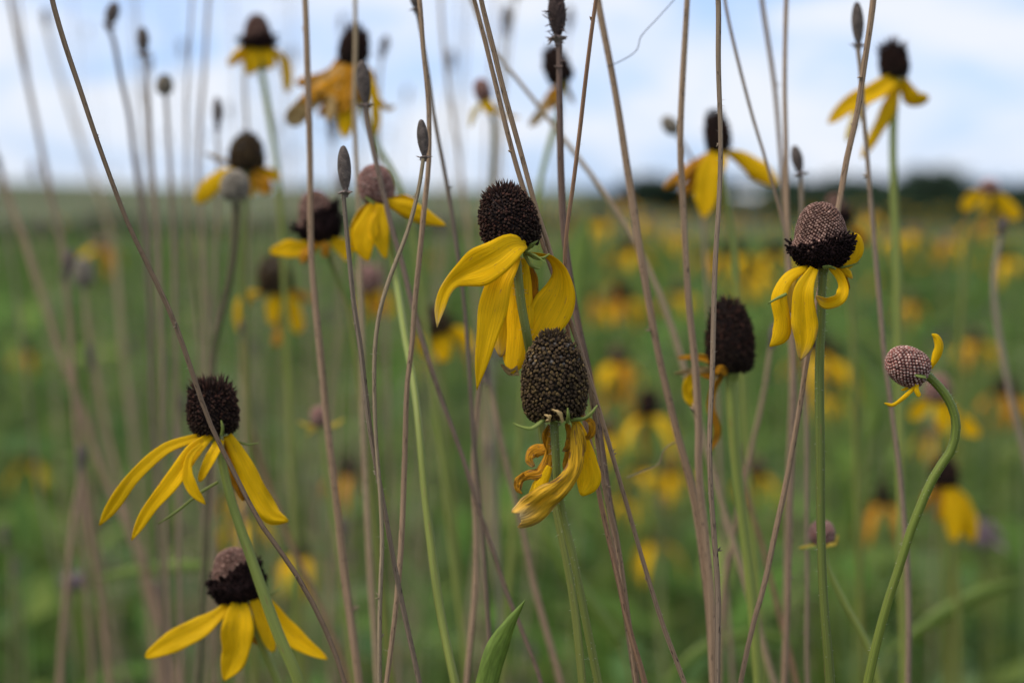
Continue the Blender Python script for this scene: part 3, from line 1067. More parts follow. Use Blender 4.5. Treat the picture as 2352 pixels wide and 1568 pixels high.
flower('sharp dark brown coneflower at centre with long drooping yellow petals', 0.472, (1184, 575), (1147, 425), 147, 'dark', [
    pt([(1208, 562, -52), (1178, 566, -78), (1140, 592, -82), (1104, 612, -72), (1062, 632, -60), (1040, 646, -52), (1022, 672, -48), (1011, 706, -46), (1004, 752, -44)],
       [18, 60, 84, 84, 52, 36, 31, 26, 7], tw=[15, 8, 4, 0, 0, 5, 10, 15, 25], cup=-0.25, tip=WHITE, no=0.3, gr=0.05),
    pt([(1186, 586, -34), (1152, 640, -46), (1136, 700, -42), (1120, 770, -34), (1106, 835, -28), (1095, 896, -22)], [24, 62, 70, 50, 30, 6],
       tw=[0, 15, 20, 15, 10, 5], cup=-0.2),
    pt([(1196, 590, 22), (1178, 650, 32), (1163, 720, 34), (1156, 775, 30), (1150, 820, 26)], [20, 46, 56, 52, 18], tw=[0, -20, -20, -12, 0], cup=0.3, tip=DRIED),
    pt([(1204, 596, 16), (1194, 660, 22), (1188, 740, 24), (1184, 810, 22), (1176, 858, 18)], [22, 56, 70, 66, 30], tw=[0, 10, 15, 10, 0], cup=0.2),
    pt([(1214, 580, -6), (1240, 584, 0), (1266, 592, 8), (1288, 625, 14), (1286, 672, 18), (1262, 722, 22), (1232, 775, 26), (1212, 812, 28)],
       [10, 16, 24, 44, 78, 96, 84, 40], tw=[70, 60, 50, 35, 15, 8, 5, 0], cup=-0.18, n=36),
    pt([(1210, 600, 26), (1222, 640, 32), (1222, 690, 36), (1208, 745, 36)], [14, 30, 34, 22], tw=[10, 20, 15, 0], m='o', ru=0.04),
    pt([(1190, 850, 20), (1172, 854, 18), (1150, 836, 10)], [24, 16, 6], m='t', ru=0.05),
], [(1188, 592), (1193, 640), (1200, 700), (1212, 770), (1226, 860, 0.4755), (1242, 974, 0.477), (1266, 1115, 0.477), (1292, 1240, 0.476), (1318, 1390, 0.475), (1337, 1568, 0.474)], (22, 18), [
    pt([(1204, 577, -20), (1218, 566, -34), (1235, 553, -38)], [12, 12, 3]),
    pt([(1206, 580, -24), (1232, 594, -44), (1250, 592, -50), (1262, 582, -48)], [9, 8, 7, 3]),
    pt([(1204, 584, -20), (1218, 608, -38), (1230, 615, -42), (1241, 616, -42)], [10, 10, 7, 3]),
    pt([(1203, 582, -22), (1226, 586, -46), (1250, 600, -52)], [7, 7, 2])],
    n=1050, hair=420)

flower('knobbly brown seed cone in front at centre with shrivelled golden petals', 0.462, (1276, 966), (1268, 752), 154, 'spent', [
    pt([(1318, 958, -24), (1321, 993, -40), (1325, 1040, -46), (1316, 1084, -50), (1284, 1122, -54), (1246, 1150, -52), (1212, 1176, -46), (1186, 1190, -40)],
       [10, 26, 34, 40, 46, 62, 72, 62], tw=[50, 30, 10, -15, -20, -10, 0, 5], cup=0.12, m='w', ru=0.13, tip=WHITE, no=0.45, n=60, gr=0.10, rd=0.35),
    pt([(1322, 962, 6), (1337, 1000, 14), (1350, 1060, 20), (1352, 1100, 22), (1336, 1138, 22)], [10, 24, 44, 54, 26], tw=[20, 20, 10, 0, 0], cup=0.2),
    pt([(1268, 975, 30), (1264, 1010, 36), (1260, 1055, 40), (1240, 1086, 42), (1214, 1090, 42), (1196, 1100, 38), (1196, 1126, 32)], [8, 18, 28, 28, 24, 18, 6],
       m='o', ru=0.08, cup=0.4, tip=DRIED, n=34),
    pt([(1264, 1020, 44), (1244, 1030, 50), (1224, 1036, 50), (1214, 1054, 46), (1226, 1072, 44)], [14, 28, 30, 22, 10], m='o', ru=0.10, rd=0.5, tip=WHITE),
    pt([(1262, 1070, 36), (1244, 1105, 40), (1232, 1135, 42), (1222, 1160, 42)], [14, 34, 38, 20], cup=0.2),
    pt([(1332, 956, -14), (1356, 968, -22), (1360, 990, -20), (1350, 1004, -14), (1336, 1002, -10)], [8, 14, 18, 12, 5], m='o', ru=0.1),
    pt([(1300, 972, -2), (1308, 1000, -8), (1304, 1024, -8), (1292, 1036, 0)], [8, 16, 18, 8], m='o', ru=0.16, tip=DRIED),
    pt([(1306, 975, 20), (1312, 1030, 26), (1296, 1080, 30)], [10, 26, 12], m='o', ru=0.1),
    pt([(1314, 966, -30), (1330, 985, -36), (1336, 1020, -36), (1330, 1062, -30)], [8, 16, 20, 10], m='w', ru=0.16, tip=DRIED),
    pt([(1262, 975, 34), (1252, 1000, 40), (1262, 1040, 44), (1258, 1080, 44)], [8, 14, 18, 10], m='o', ru=0.16),
    pt([(1206, 1092, 36), (1190, 1104, 32), (1188, 1122, 28), (1200, 1134, 26)], [20, 18, 12, 5], m='o', ru=0.1),
], [(1274, 974), (1277, 1040), (1281, 1107, 0.463), (1291, 1180, 0.465), (1318, 1290, 0.466), (1345, 1420, 0.467), (1374, 1568, 0.468)], (20, 18), [
    pt([(1250, 962, -50), (1222, 982, -60), (1200, 980, -60), (1178, 972, -54)], [10, 10, 8, 3], m='l'),
    pt([(1292, 968, -70), (1284, 948, -82), (1268, 940, -84)], [10, 9, 3], m='t'),
    pt([(1304, 970, -66), (1306, 955, -78), (1304, 936, -80)], [10, 9, 3], m='l'),
    pt([(1310, 965, -40), (1340, 962, -50), (1358, 950, -50), (1372, 930, -46)], [10, 10, 9, 3], m='l'),
    pt([(1258, 965, -66), (1262, 958, -76), (1250, 952, -78)], [12, 10, 4], m='t')],
    n=1150, hair=420)

flower('pinkish domed coneflower with a black fringe and curled yellow petals on the right', 0.482, (1888, 616), (1883, 466), 146, 'ring', [
    pt([(1858, 612, -22), (1812, 636, -36), (1788, 682, -42), (1797, 735, -38), (1793, 770, -34), (1768, 796, -30)], [14, 30, 38, 38, 38, 12], tw=[20, 20, 15, 0, -5, -10], cup=0.25),
    pt([(1870, 616, -40), (1848, 664, -52), (1846, 715, -50), (1848, 775, -46), (1838, 828, -42)], [22, 44, 54, 54, 12], tw=[0, 10, 0, -10, -10], cup=-0.35, tip=DRIED, gr=0.09),
    pt([(1840, 612, -6), (1818, 650, -10), (1822, 700, -10), (1838, 740, -8)], [12, 22, 26, 12], m='p', ru=0.05),
    pt([(1906, 612, -30), (1930, 634, -44), (1938, 662, -50), (1926, 686, -56), (1898, 694, -60), (1874, 680, -60)], [12, 24, 27, 29, 28, 14],
       tw=[40, 30, 20, -20, -30, -30], cup=-0.3, tip=DRIED, n=34),
    pt([(1914, 610, 26), (1944, 602, 34), (1966, 578, 38), (1968, 552, 36), (1956, 536, 32)], [16, 34, 36, 30, 12], tw=[0, 10, 15, 10, 0], cup=0.3),
    pt([(1926, 612, 6), (1944, 624, 2), (1958, 640, 0)], [14, 18, 6], m='y', tip=DRIED),
    pt([(1912, 612, 30), (1936, 640, 34), (1948, 668, 36)], [12, 22, 12], m='o'),
], [(1886, 630), (1884, 720), (1882, 860), (1884, 1050), (1887, 1230), (1893, 1400), (1906, 1568)], (19, 21), [
    pt([(1806, 674, -44), (1786, 684, -50), (1764, 697, -52)], [8, 7, 3]),
    pt([(1930, 615, -10), (1955, 610, -14), (1975, 602, -16)], [6, 5, 2]),
    pt([(1890, 614, -50), (1905, 612, -56), (1920, 618, -56)], [8, 8, 3])],
    n=1300, hair=260, green=OLIVE, ring=(0.40, 0.06))

flower('dark bristly square-topped coneflower at left with slim spreading yellow petals', 0.508, (494, 998), (483, 884), 130, 'box', [
    pt([(470, 1000, -20), (440, 1008, -28), (378, 1032, -34), (306, 1097, -34), (252, 1172, -30), (228, 1206, -26)], [12, 18, 28, 31, 26, 12], tw=[0, 10, 10, 5, 0, 0], cup=-0.2),
    pt([(484, 1000, -34), (444, 1036, -48), (398, 1102, -52), (341, 1172, -50), (302, 1240, -46)], [16, 34, 40, 30, 10], tw=[0, 5, 10, 5, 0], cup=-0.25),
    pt([(462, 1020, -54), (436, 1050, -60), (432, 1090, -62), (446, 1126, -62), (472, 1158, -60)], [10, 18, 26, 26, 8], tw=[0, 10, 20, 20, 10]),
    pt([(508, 1010, -30), (496, 1032, -44), (478, 1064, -48), (458, 1106, -46)], [16, 28, 24, 14]),
    pt([(522, 1000, -20), (556, 1062, -26), (592, 1134, -28), (626, 1182, -28), (662, 1196, -26)], [20, 44, 48, 44, 20], tw=[10, 10, 0, -10, -10], ru=0.06),
    pt([(520, 1000, 14), (540, 1080, 22), (560, 1150, 26)], [16, 40, 16], m='o'),
], [(506, 1030), (512, 1070), (533, 1158), (588, 1320), (640, 1460), (686, 1568)], (21, 26), [
    pt([(540, 1010, -10), (566, 1020, -14), (594, 1017, -14)], [6, 5, 2]),
    pt([(510, 1000, -56), (512, 980, -60), (508, 965, -60)], [8, 8, 3]),
    pt([(500, 1106, -2), (460, 1130, -6), (410, 1170, -8), (363, 1203, -8)], [7, 8, 7, 3])],
    n=900, green=LIGHTGREEN)

flower('pink-capped dark coneflower at lower left with broad yellow petals', 0.545, (558, 1384), (526, 1260), 130, 'ring', [
    pt([(530, 1386, -30), (500, 1412, -44), (462, 1440, -50), (396, 1474, -52), (334, 1508, -50)], [18, 34, 50, 48, 26], tw=[0, 15, 15, 10, 5], cup=-0.2),
    pt([(550, 1384, -44), (546, 1440, -60), (540, 1505, -60), (514, 1562, -56)], [34, 74, 62, 16], tw=[0, 0, 10, 15], cup=-0.3),
    pt([(582, 1376, -26), (602, 1430, -34), (628, 1496, -34)], [20, 34, 20]),
    pt([(604, 1370, -10), (636, 1420, -14), (688, 1474, -16), (752, 1513, -16)], [20, 46, 40, 12], tw=[0, 0, -10, -10]),
    pt([(568, 1388, 10), (584, 1440, 14), (590, 1480, 14)], [24, 40, 16], m='o'),
], [(566, 1395), (585, 1437), (610, 1500), (638, 1568)], (16, 18), [pt([(590, 1376, -10), (620, 1366, -14), (646, 1350, -14)], [6, 5, 2])],
    n=800, green=LIGHTGREEN, ring=(0.62, 0.12))

flower('small pink dotted bud nodding on an S-curved green stem at right', 0.474, (2128, 866), (2040, 815), 94, 'bud', [
    pt([(2136, 850, -10), (2150, 824, -16), (2158, 795, -18), (2150, 774, -16), (2140, 767, -14)], [9, 18, 22, 16, 8], tw=[30, 20, 10, 0, 0], cup=0.6),
    pt([(2104, 884, -20), (2088, 900, -26), (2070, 916, -28), (2050, 929, -28), (2031, 925, -26)], [10, 11, 9, 9, 6], cup=0.6),
    pt([(2104, 880, -24), (2104, 896, -30), (2112, 911, -32)], [10, 13, 10], cup=0.5),
    pt([(2092, 884, -6), (2080, 893, -8), (2070, 896, -8)], [8, 8, 4]),
], [(2136, 872), (2158, 895), (2177, 922), (2190, 955), (2193, 985), (2184, 1030), (2160, 1066), (2136, 1105), (2112, 1160), (2090, 1215), (2064, 1297), (2036, 1385), (2012, 1480), (1994, 1568)], (20, 21), [
    pt([(2126, 866, -36), (2112, 864, -42), (2100, 861, -42)], [9, 9, 4], m='l')],
    n=470, hair=300, green=(0.155, 0.200, 0.025), ridge=0.04)

flower('large egg-shaped dark cone right of centre with crumpled orange petals', 0.56, (1682, 858), (1670, 684), 118, 'dark', [
    pt([(1660, 846, -6), (1630, 828, -10), (1600, 820, -10), (1556, 822, -8)], [12, 16, 15, 8], m='o'),
    pt([(1664, 850, -14), (1632, 848, -18), (1598, 850, -18), (1548, 858, -16)], [12, 16, 13, 6], m='t'),
    pt([(1640, 850, -6), (1598, 858, -10), (1580, 885, -10), (1582, 912, -8), (1602, 940, -6)], [10, 18, 26, 26, 10], m='y', ru=0.1),
    pt([(1660, 858, 10), (1636, 900, 12), (1632, 940, 12), (1648, 988, 12), (1630, 1040, 12)], [12, 18, 20, 18, 6], m='o'),
    pt([(1670, 858, -40), (1654, 848, -46), (1640, 858, -46)], [14, 18, 8], m='o'),
    pt([(1655, 856, 14), (1626, 862, 18), (1606, 856, 18)], [12, 18, 10], m='o'),
], [(1680, 876), (1684, 940), (1692, 1060), (1708, 1200), (1728, 1380), (1742, 1568)], (26, 22), n=900, green=LIGHTGREEN)

flower('rosy bud-like coneflower left of centre with a yellow petal reaching right', 0.56, (874, 468), (852, 380), 86, 'bud', [
    pt([(866, 466, -26), (846, 510, -40), (836, 560, -42), (845, 600, -38)], [24, 48, 50, 14], tw=[0, 10, 10, 0]),
    pt([(878, 470, -32), (872, 530, -44), (886, 594, -42)], [22, 42, 14]),
    pt([(888, 464, -20), (928, 478, -30), (974, 498, -32), (1024, 518, -30)], [20, 40, 36, 10], tw=[10, 15, 5, 0]),
    pt([(892, 462, 10), (925, 456, 16), (956, 462, 18)], [16, 20, 8]),
    pt([(850, 468, 12), (822, 520, 18), (812, 580, 18)], [18, 34, 12]),
], [(882, 480), (893, 530), (904, 620), (926, 760, 0.54), (948, 880, 0.525), (966, 1020, 0.515), (984, 1190, 0.51), (1010, 1390, 0.505), (1046, 1568, 0.50)], (14, 19), [
    pt([(860, 468, -36), (850, 462, -42), (838, 452, -42)], [8, 8, 3])], n=560, green=LIGHTGREEN)

flower('blurred pink and black cone left of centre with a flat yellow petal', 0.64, (742, 555), (716, 440), 102, 'ring', [
    pt([(722, 560, -20), (690, 572, -26), (660, 572, -28), (620, 578, -28)], [20, 38, 38, 18]),
    pt([(726, 556, -30), (706, 580, -36), (690, 604, -36)], [20, 30, 12], m='o'),
    pt([(760, 552, -20), (786, 568, -24), (800, 598, -24)], [18, 34, 16]),
    pt([(740, 556, -36), (748, 572, -40), (742, 590, -40)], [18, 22, 12], m='o'),
], [(752, 570), (764, 605), (784, 655), (804, 715), (818, 800), (830, 930), (850, 1100)], (16, 16), n=420, green=GREEN, ring=(0.52, 0.16))

flower('blurred bell-shaped red-brown cone at top left with ragged yellow petals', 0.78, (594, 114), (588, 34), 72, 'bell', [
    pt([(572, 110, -10), (548, 130, -14), (524, 150, -14)], [18, 28, 16]),
    pt([(588, 114, -20), (578, 145, -28), (570, 172, -28)], [24, 38, 18]),
    pt([(606, 112, -16), (618, 138, -20), (622, 160, -20)], [20, 30, 14]),
    pt([(618, 112, -4), (646, 132, -8), (658, 168, -8), (660, 214, -6)], [10, 22, 26, 14]),
    pt([(600, 114, 10), (604, 140, 14), (600, 168, 14)], [20, 34, 14], m='o'),
], [(600, 130), (606, 180), (622, 290), (638, 400), (648, 520), (655, 700)], (15, 15), n=320, green=LIGHTGREEN, ring=(0.32, 0.0))

flower('tilted black cone at top with a shaggy skirt of withered orange petals', 0.72, (808, 150), (820, 62), 72, 'dark', [
    pt([(800, 148, -10), (770, 184, -16), (716, 228, -18), (662, 286, -16)], [20, 44, 48, 40], m='t', tw=[0, 10, 0, 0]),
    pt([(800, 150, -6), (750, 178, -10), (680, 192, -10)], [22, 34, 20], m='o', tw=[0, 0, 0]),
    pt([(806, 150, -20), (786, 200, -28), (764, 268, -28)], [30, 70, 34], m='o', tw=[0, 0, 0]),
    pt([(816, 150, -24), (810, 200, -32), (798, 260, -32), (792, 318, -30)], [18, 34, 46, 22], tw=[0, 0, 0, 0]),
    pt([(826, 148, -10), (854, 200, -14), (862, 260, -14), (864, 312, -12)], [14, 20, 26, 12]),
    pt([(828, 148, 6), (868, 230, 10), (890, 250, 10), (908, 244, 10)], [10, 16, 14, 12]),
    pt([(798, 150, 14), (770, 220, 18), (730, 268, 18)], [16, 34, 14], m='o'),
    pt([(812, 150, -30), (820, 200, -36), (822, 236, -36)], [20, 38, 16], m='o'),
    pt([(796, 152, -22), (760, 196, -28), (720, 214, -28), (690, 240, -26)], [18, 36, 34, 14], m='o'),
    pt([(790, 160, -26), (770, 230, -32), (752, 280, -32)], [20, 40, 18], m='t'),
    pt([(800, 156, -34), (796, 220, -40), (780, 262, -40)], [24, 46, 20], m='o'),
    pt([(836, 150, -4), (850, 180, -6), (848, 222, -6)], [14, 26, 12], m='o'),
    pt([(792, 130, 8), (772, 150, 10), (760, 170, 10)], [16, 20, 8], m='o'),
], [(818, 180), (840, 270), (872, 345), (905, 400), (938, 480), (960, 600), (985, 800)], (14, 14), n=360, green=LIGHTGREEN)

flower('blurred olive-black cone at left with two yellow side petals', 0.75, (566, 393), (568, 304), 80, 'spent', [
    pt([(542, 392, -20), (508, 404, -28), (478, 432, -30), (450, 466, -28)], [16, 36, 44, 20]),
    pt([(580, 394, -20), (600, 416, -26), (618, 444, -26)], [20, 42, 24], m='o'),
    pt([(596, 390, -6), (620, 398, -8), (642, 412, -8)], [14, 26, 14]),
    pt([(560, 394, 10), (568, 424, 14), (580, 450, 14)], [18, 34, 14]),
    pt([(536, 380, 0), (504, 366, 2), (470, 352, 2)], [8, 12, 6], m='t'),
], [(566, 405), (562, 500), (560, 640), (568, 860)], (15, 16), n=320)

flower('tiny red-brown cone in the sky above the main cone with yellow scraps', 0.76, (1116, 234), (1100, 182), 40, 'bud', [
    pt([(1112, 232, -10), (1122, 246, -14), (1134, 260, -14)], [20, 30, 14]),
    pt([(1106, 236, -4), (1090, 258, -6), (1080, 292, -6)], [8, 14, 8], m='p'),
    pt([(1126, 240, 0), (1154, 264, 2), (1194, 270, 2)], [8, 11, 6]),
], [(1126, 256), (1132, 300), (1128, 420), (1120, 560), (1126, 720)], (12, 12), n=240, green=(0.20, 0.2, 0.12))

flower('dark leaning cone in the sky behind a dry stalk with tattered tan petals', 0.74, (1294, 190), (1262, 112), 62, 'dark', [
    pt([(1290, 190, -6), (1300, 196, -8), (1306, 186, -8)], [12, 14, 6], m='o'),
    pt([(1288, 192, -10), (1266, 225, -14), (1240, 264, -14), (1216, 290, -14)], [12, 28, 24, 14], m='t'),
    pt([(1286, 194, -14), (1272, 224, -18), (1264, 252, -18)], [14, 32, 14], m='o'),
    pt([(1296, 192, 4), (1308, 216, 6), (1318, 240, 6)], [8, 12, 5], m='t'),
], [(1290, 210), (1280, 270), (1258, 350), (1238, 440), (1225, 600)], (13, 13), n=320, green=LIGHTGREEN)

flower('dark oval cone right of centre against the sky with big drooping petals', 0.70, (1652, 350), (1641, 255), 60, 'dark', [
    pt([(1642, 350, -16), (1630, 390, -24), (1624, 440, -26), (1616, 502, -24)], [22, 50, 58, 14], tw=[0, 5, 5, 0]),
    pt([(1664, 348, -6), (1700, 362, -10), (1742, 392, -12), (1786, 424, -12)], [14, 30, 50, 20]),
    pt([(1636, 350, 4), (1592, 380, 6), (1556, 408, 6), (1524, 434, 6)], [14, 26, 28, 14], m='o'),
    pt([(1656, 352, -20), (1656, 378, -26), (1650, 402, -26)], [18, 28, 12]),
    pt([(1646, 352, 14), (1590, 420, 18), (1560, 450, 18)], [14, 30, 14], m='o'),
], [(1656, 366), (1668, 450), (1686, 560), (1700, 760)], (14, 15), n=360, green=LIGHTGREEN)

flower('black cone at top right against the sky with swept-back yellow petals', 0.69, (2058, 180), (2048, 108), 72, 'box', [
    pt([(2058, 178, -16), (2012, 210, -24), (1952, 240, -26), (1902, 284, -24)], [24, 46, 40, 14], cup=-0.3),
    pt([(2064, 184, -10), (2044, 245, -16), (2004, 320, -18), (1978, 364, -18)], [18, 34, 26, 12]),
    pt([(2070, 182, -6), (2096, 228, -10), (2134, 226, -10)], [22, 42, 20]),
    pt([(2040, 182, 10), (1980, 240, 14), (1944, 325, 14)], [14, 26, 14], m='p'),
], [(2058, 200), (2050, 290), (2052, 420), (2058, 580), (2062, 800)], (18, 18), n=420, green=LIGHTGREEN)

flower('blurred small brown cone with two yellow petals at the far right edge', 0.95, (2270, 448), (2276, 412), 48, 'bud', [
    pt([(2258, 446, -10), (2232, 456, -14), (2212, 482, -14)], [16, 30, 22]),
    pt([(2282, 446, -10), (2312, 474, -14), (2340, 504, -14)], [18, 36, 26]),
    pt([(2268, 450, -16), (2262, 470, -18), (2250, 490, -18)], [12, 18, 8]),
], [(2262, 468), (2236, 510), (2220, 570), (2210, 690), (2206, 860)], (12, 13), n=200)

flower('blurred brown cone among tan stalks at left with hanging yellow petals', 0.92, (636, 672), (624, 588), 74, 'spent', [
    pt([(648, 670, -6), (672, 710, -8), (686, 765, -8)], [16, 36, 22]),
    pt([(632, 672, -14), (628, 704, -18), (624, 744, -18)], [16, 34, 18]),
    pt([(610, 670, 0), (570, 682, 2), (552, 716, 2), (554, 764, 2)], [12, 22, 28, 14]),
    pt([(640, 674, 8), (646, 740, 10), (632, 795, 10)], [14, 30, 18], m='o'),
    pt([(652, 668, 6), (690, 678, 8), (716, 690, 8)], [12, 20, 10], m='o'),
], [(640, 690), (650, 780), (662, 920), (672, 1080)], (12, 13), n=200)

flower('blurred brown cone low left of the main petals with yellow skirt', 0.88, (1002, 768), (992, 706), 66, 'spent', [
    pt([(994, 766, -10), (982, 786, -14), (976, 818, -14)], [20, 40, 22]),
    pt([(1004, 768, -16), (1014, 796, -20), (1020, 830, -20)], [24, 48, 26]),
    pt([(1018, 764, 0), (1056, 768, 2), (1084, 806, 2)], [14, 34, 22]),
    pt([(986, 766, 8), (968, 780, 10), (960, 800, 10)], [14, 24, 12], m='o'),
], [(1006, 790), (1016, 880), (1030, 1010), (1044, 1200)], (12, 13), n=200)

flower('small pink bud with stubby petals between tan stalks at lower left', 0.72, (734, 980), (731, 934), 42, 'bud', [
    pt([(720, 980, -6), (700, 976, -8), (684, 966, -8)], [8, 9, 4], m='p'),
    pt([(746, 980, -6), (770, 976, -8), (790, 962, -8)], [8, 10, 4], m='p'),
    pt([(726, 982, -16), (714, 990, -20), (704, 1000, -20)], [8, 9, 4], m='p'),
], [(738, 1000), (746, 1060), (762, 1180), (790, 1360), (815, 1568)], (11, 13), n=240, green=LIGHTGREEN)

flower('pink ribbed bud behind the green stem at lower right', 0.565, (1890, 1252), (1886, 1194), 62, 'bud', [
    pt([(1872, 1252, -10), (1852, 1256, -14), (1834, 1258, -14)], [9, 9, 4], m='p'),
    pt([(1906, 1252, -10), (1920, 1244, -14), (1924, 1226, -14)], [9, 9, 4], m='p'),
    pt([(1896, 1254, -22), (1908, 1250, -26), (1922, 1250, -26)], [8, 8, 4], m='p'),
], [(1893, 1270), (1906, 1310), (1940, 1380), (1976, 1446), (2002, 1500), (2018, 1568)], (15, 18), [
    pt([(1880, 1254, -24), (1860, 1258, -28), (1846, 1262, -28)], [7, 6, 3])], n=360, green=LIGHTGREEN)

flower('blurred dark cone low at far right with long drooping yellow petals', 0.92, (2172, 1118), (2166, 1050), 62, 'dark', [
    pt([(2178, 1116, -10), (2204, 1150, -14), (2222, 1200, -14), (2236, 1244, -14)], [18, 44, 48, 22]),
    pt([(2166, 1118, -14), (2164, 1160, -18), (2158, 1196, -18)], [16, 30, 14], m='o'),
    pt([(2176, 1118, -20), (2188, 1180, -26), (2192, 1244, -26)], [18, 44, 22]),
    pt([(2160, 1116, 4), (2136, 1140, 6), (2120, 1170, 6)], [12, 26, 12], m='o'),
], [(2178, 1140), (2190, 1240), (2200, 1380), (2206, 1568)], (13, 14), n=220)

flower('dark red cone peeping out behind the pink domed one', 0.80, (1936, 520), (1912, 448), 56, 'ring', [
    pt([(1950, 520, -6), (1976, 540, -8), (1990, 566, -8)], [14, 24, 14], m='o'),
    pt([(1930, 522, 6), (1922, 552, 8), (1910, 580, 8)], [14, 24, 14]),
], [(1940, 540), (1950, 640), (1958, 800), (1966, 1000)], (13, 14), n=260)

flower('blurred pinkish cone behind the nodding bud with spread yellow petals', 0.98, (2154, 924), (2150, 862), 66, 'bud', [
    pt([(2136, 922, -10), (2112, 938, -14), (2092, 962, -14)], [18, 34, 26]),
    pt([(2160, 924, -14), (2190, 952, -18), (2220, 978, -18), (2250, 1000, -18)], [16, 34, 36, 20]),
    pt([(2154, 926, -20), (2164, 960, -24), (2172, 996, -24)], [18, 32, 18]),
], [(2158, 945), (2164, 1040), (2168, 1180), (2172, 1380)], (12, 13), n=200)

flower('blurred mauve cone behind the pale curved stalk with yellow petals below', 1.05, (848, 672), (842, 606), 64, 'bud', [
    pt([(862, 668, -6), (884, 690, -8), (890, 730, -8)], [14, 34, 20]),
    pt([(838, 670, -6), (828, 704, -8), (830, 746, -8)], [12, 20, 12]),
    pt([(852, 674, -12), (862, 700, -14), (860, 730, -14)], [14, 28, 14], m='o'),
], [(850, 690), (856, 800), (862, 960), (868, 1200)], (11, 12), n=160)

# ------------------------------------------------------------------ dry stalks of the year before
def add_spike(root, base, tip, width, origin, seed, color=(0.125, 0.098, 0.082), n=260, broken=False, ragged=False):
    """Worn seed core: slim bumpy spike above a small flared collar."""
    r = np.random.default_rng(seed)
    base, tip = np.asarray(base, float), np.asarray(tip, float)
    R = width / 2
    Lh = np.linalg.norm(tip - base)
    ax = unit(tip - base)
    mb = MB()
    rf = lambda t: profile(t, R, 0.52, 1.75)
    add_revolve(mb, base, tip, lambda t: np.maximum(rf(t), R * 0.35 * (t < 0.2)) * 0.97, color, 14, 16)
    e1 = unit(np.cross(ax, [0.2, 0.9, 0.31]))
    e2 = np.cross(ax, e1)
    t = np.linspace(0.03, 0.97, n)
    th = np.arange(n) * math.pi * (3 - math.sqrt(5))
    rad = np.maximum(rf(t), R * 0.35 * (t < 0.2))
    radial = e1 * np.cos(th)[:, None] + e2 * np.sin(th)[:, None]
    pos = base + ax * (t * Lh)[:, None] + radial * rad[:, None]
    s = math.sqrt(2 * math.pi * R * Lh * 0.6 / n)
    c0 = np.asarray(color) * (1 + 0.2 * r.normal(size=(n, 1))).clip(0.5, 1.6)
    add_florets(mb, pos, unit(radial + ax * 0.6), np.full(n, s), np.full(n, s * 0.6), 'bump', c0 * 0.85, c0 * 1.8, seed)
    core = link('seed_core', mb.mesh('seed_core', M['spike'], origin), root)
    mb = MB()
    cb = base - ax * R * 0.9
    add_revolve(mb, cb, base + ax * R * 0.25, lambda t: R * (0.35 + 0.5 * smooth(0.2, 0.8, t)) * np.clip((1 - t) * 8, 0, 1), (0.20, 0.15, 0.125), 12, 8)
    k = 9
    a = r.uniform(0, 6.28, k)
    rad = e1 * np.cos(a)[:, None] + e2 * np.sin(a)[:, None]
    add_florets(mb, base - ax * R * 0.1 + rad * R * 0.75, unit(rad + 0.5 * r.normal(size=(k, 3))), np.full(k, R * 0.4), np.full(k, R * 0.5) * r.uniform(0.5, 1.5, k), 'spike',
                np.tile((0.18, 0.13, 0.11), (k, 1)), np.tile((0.22, 0.17, 0.14), (k, 1)), seed)
    link('collar', mb.mesh('collar', M['spike'], origin), root)
    if ragged:
        mb = MB()
        k = 46
        t = r.uniform(-0.1, 0.8, k)
        a = r.uniform(0, 6.28, k)
        rad = e1 * np.cos(a)[:, None] + e2 * np.sin(a)[:, None]
        pos = base + ax * (t * Lh)[:, None] + rad * (rf(np.clip(t, 0.05, 1))[:, None] * 0.9)
        add_florets(mb, pos, unit(rad * 0.7 + ax * 0.2 + 0.5 * r.normal(size=(k, 3))), np.full(k, R * 0.42) * r.uniform(0.5, 1.4), R * r.uniform(0.25, 0.95, k), 'spike',
                    np.tile((0.07, 0.045, 0.04), (k, 1)), np.tile((0.13, 0.08, 0.065), (k, 1)), seed)
        link('chaff', mb.mesh('chaff', M['spike'], origin), root)['kind'] = 'stuff'
    return core


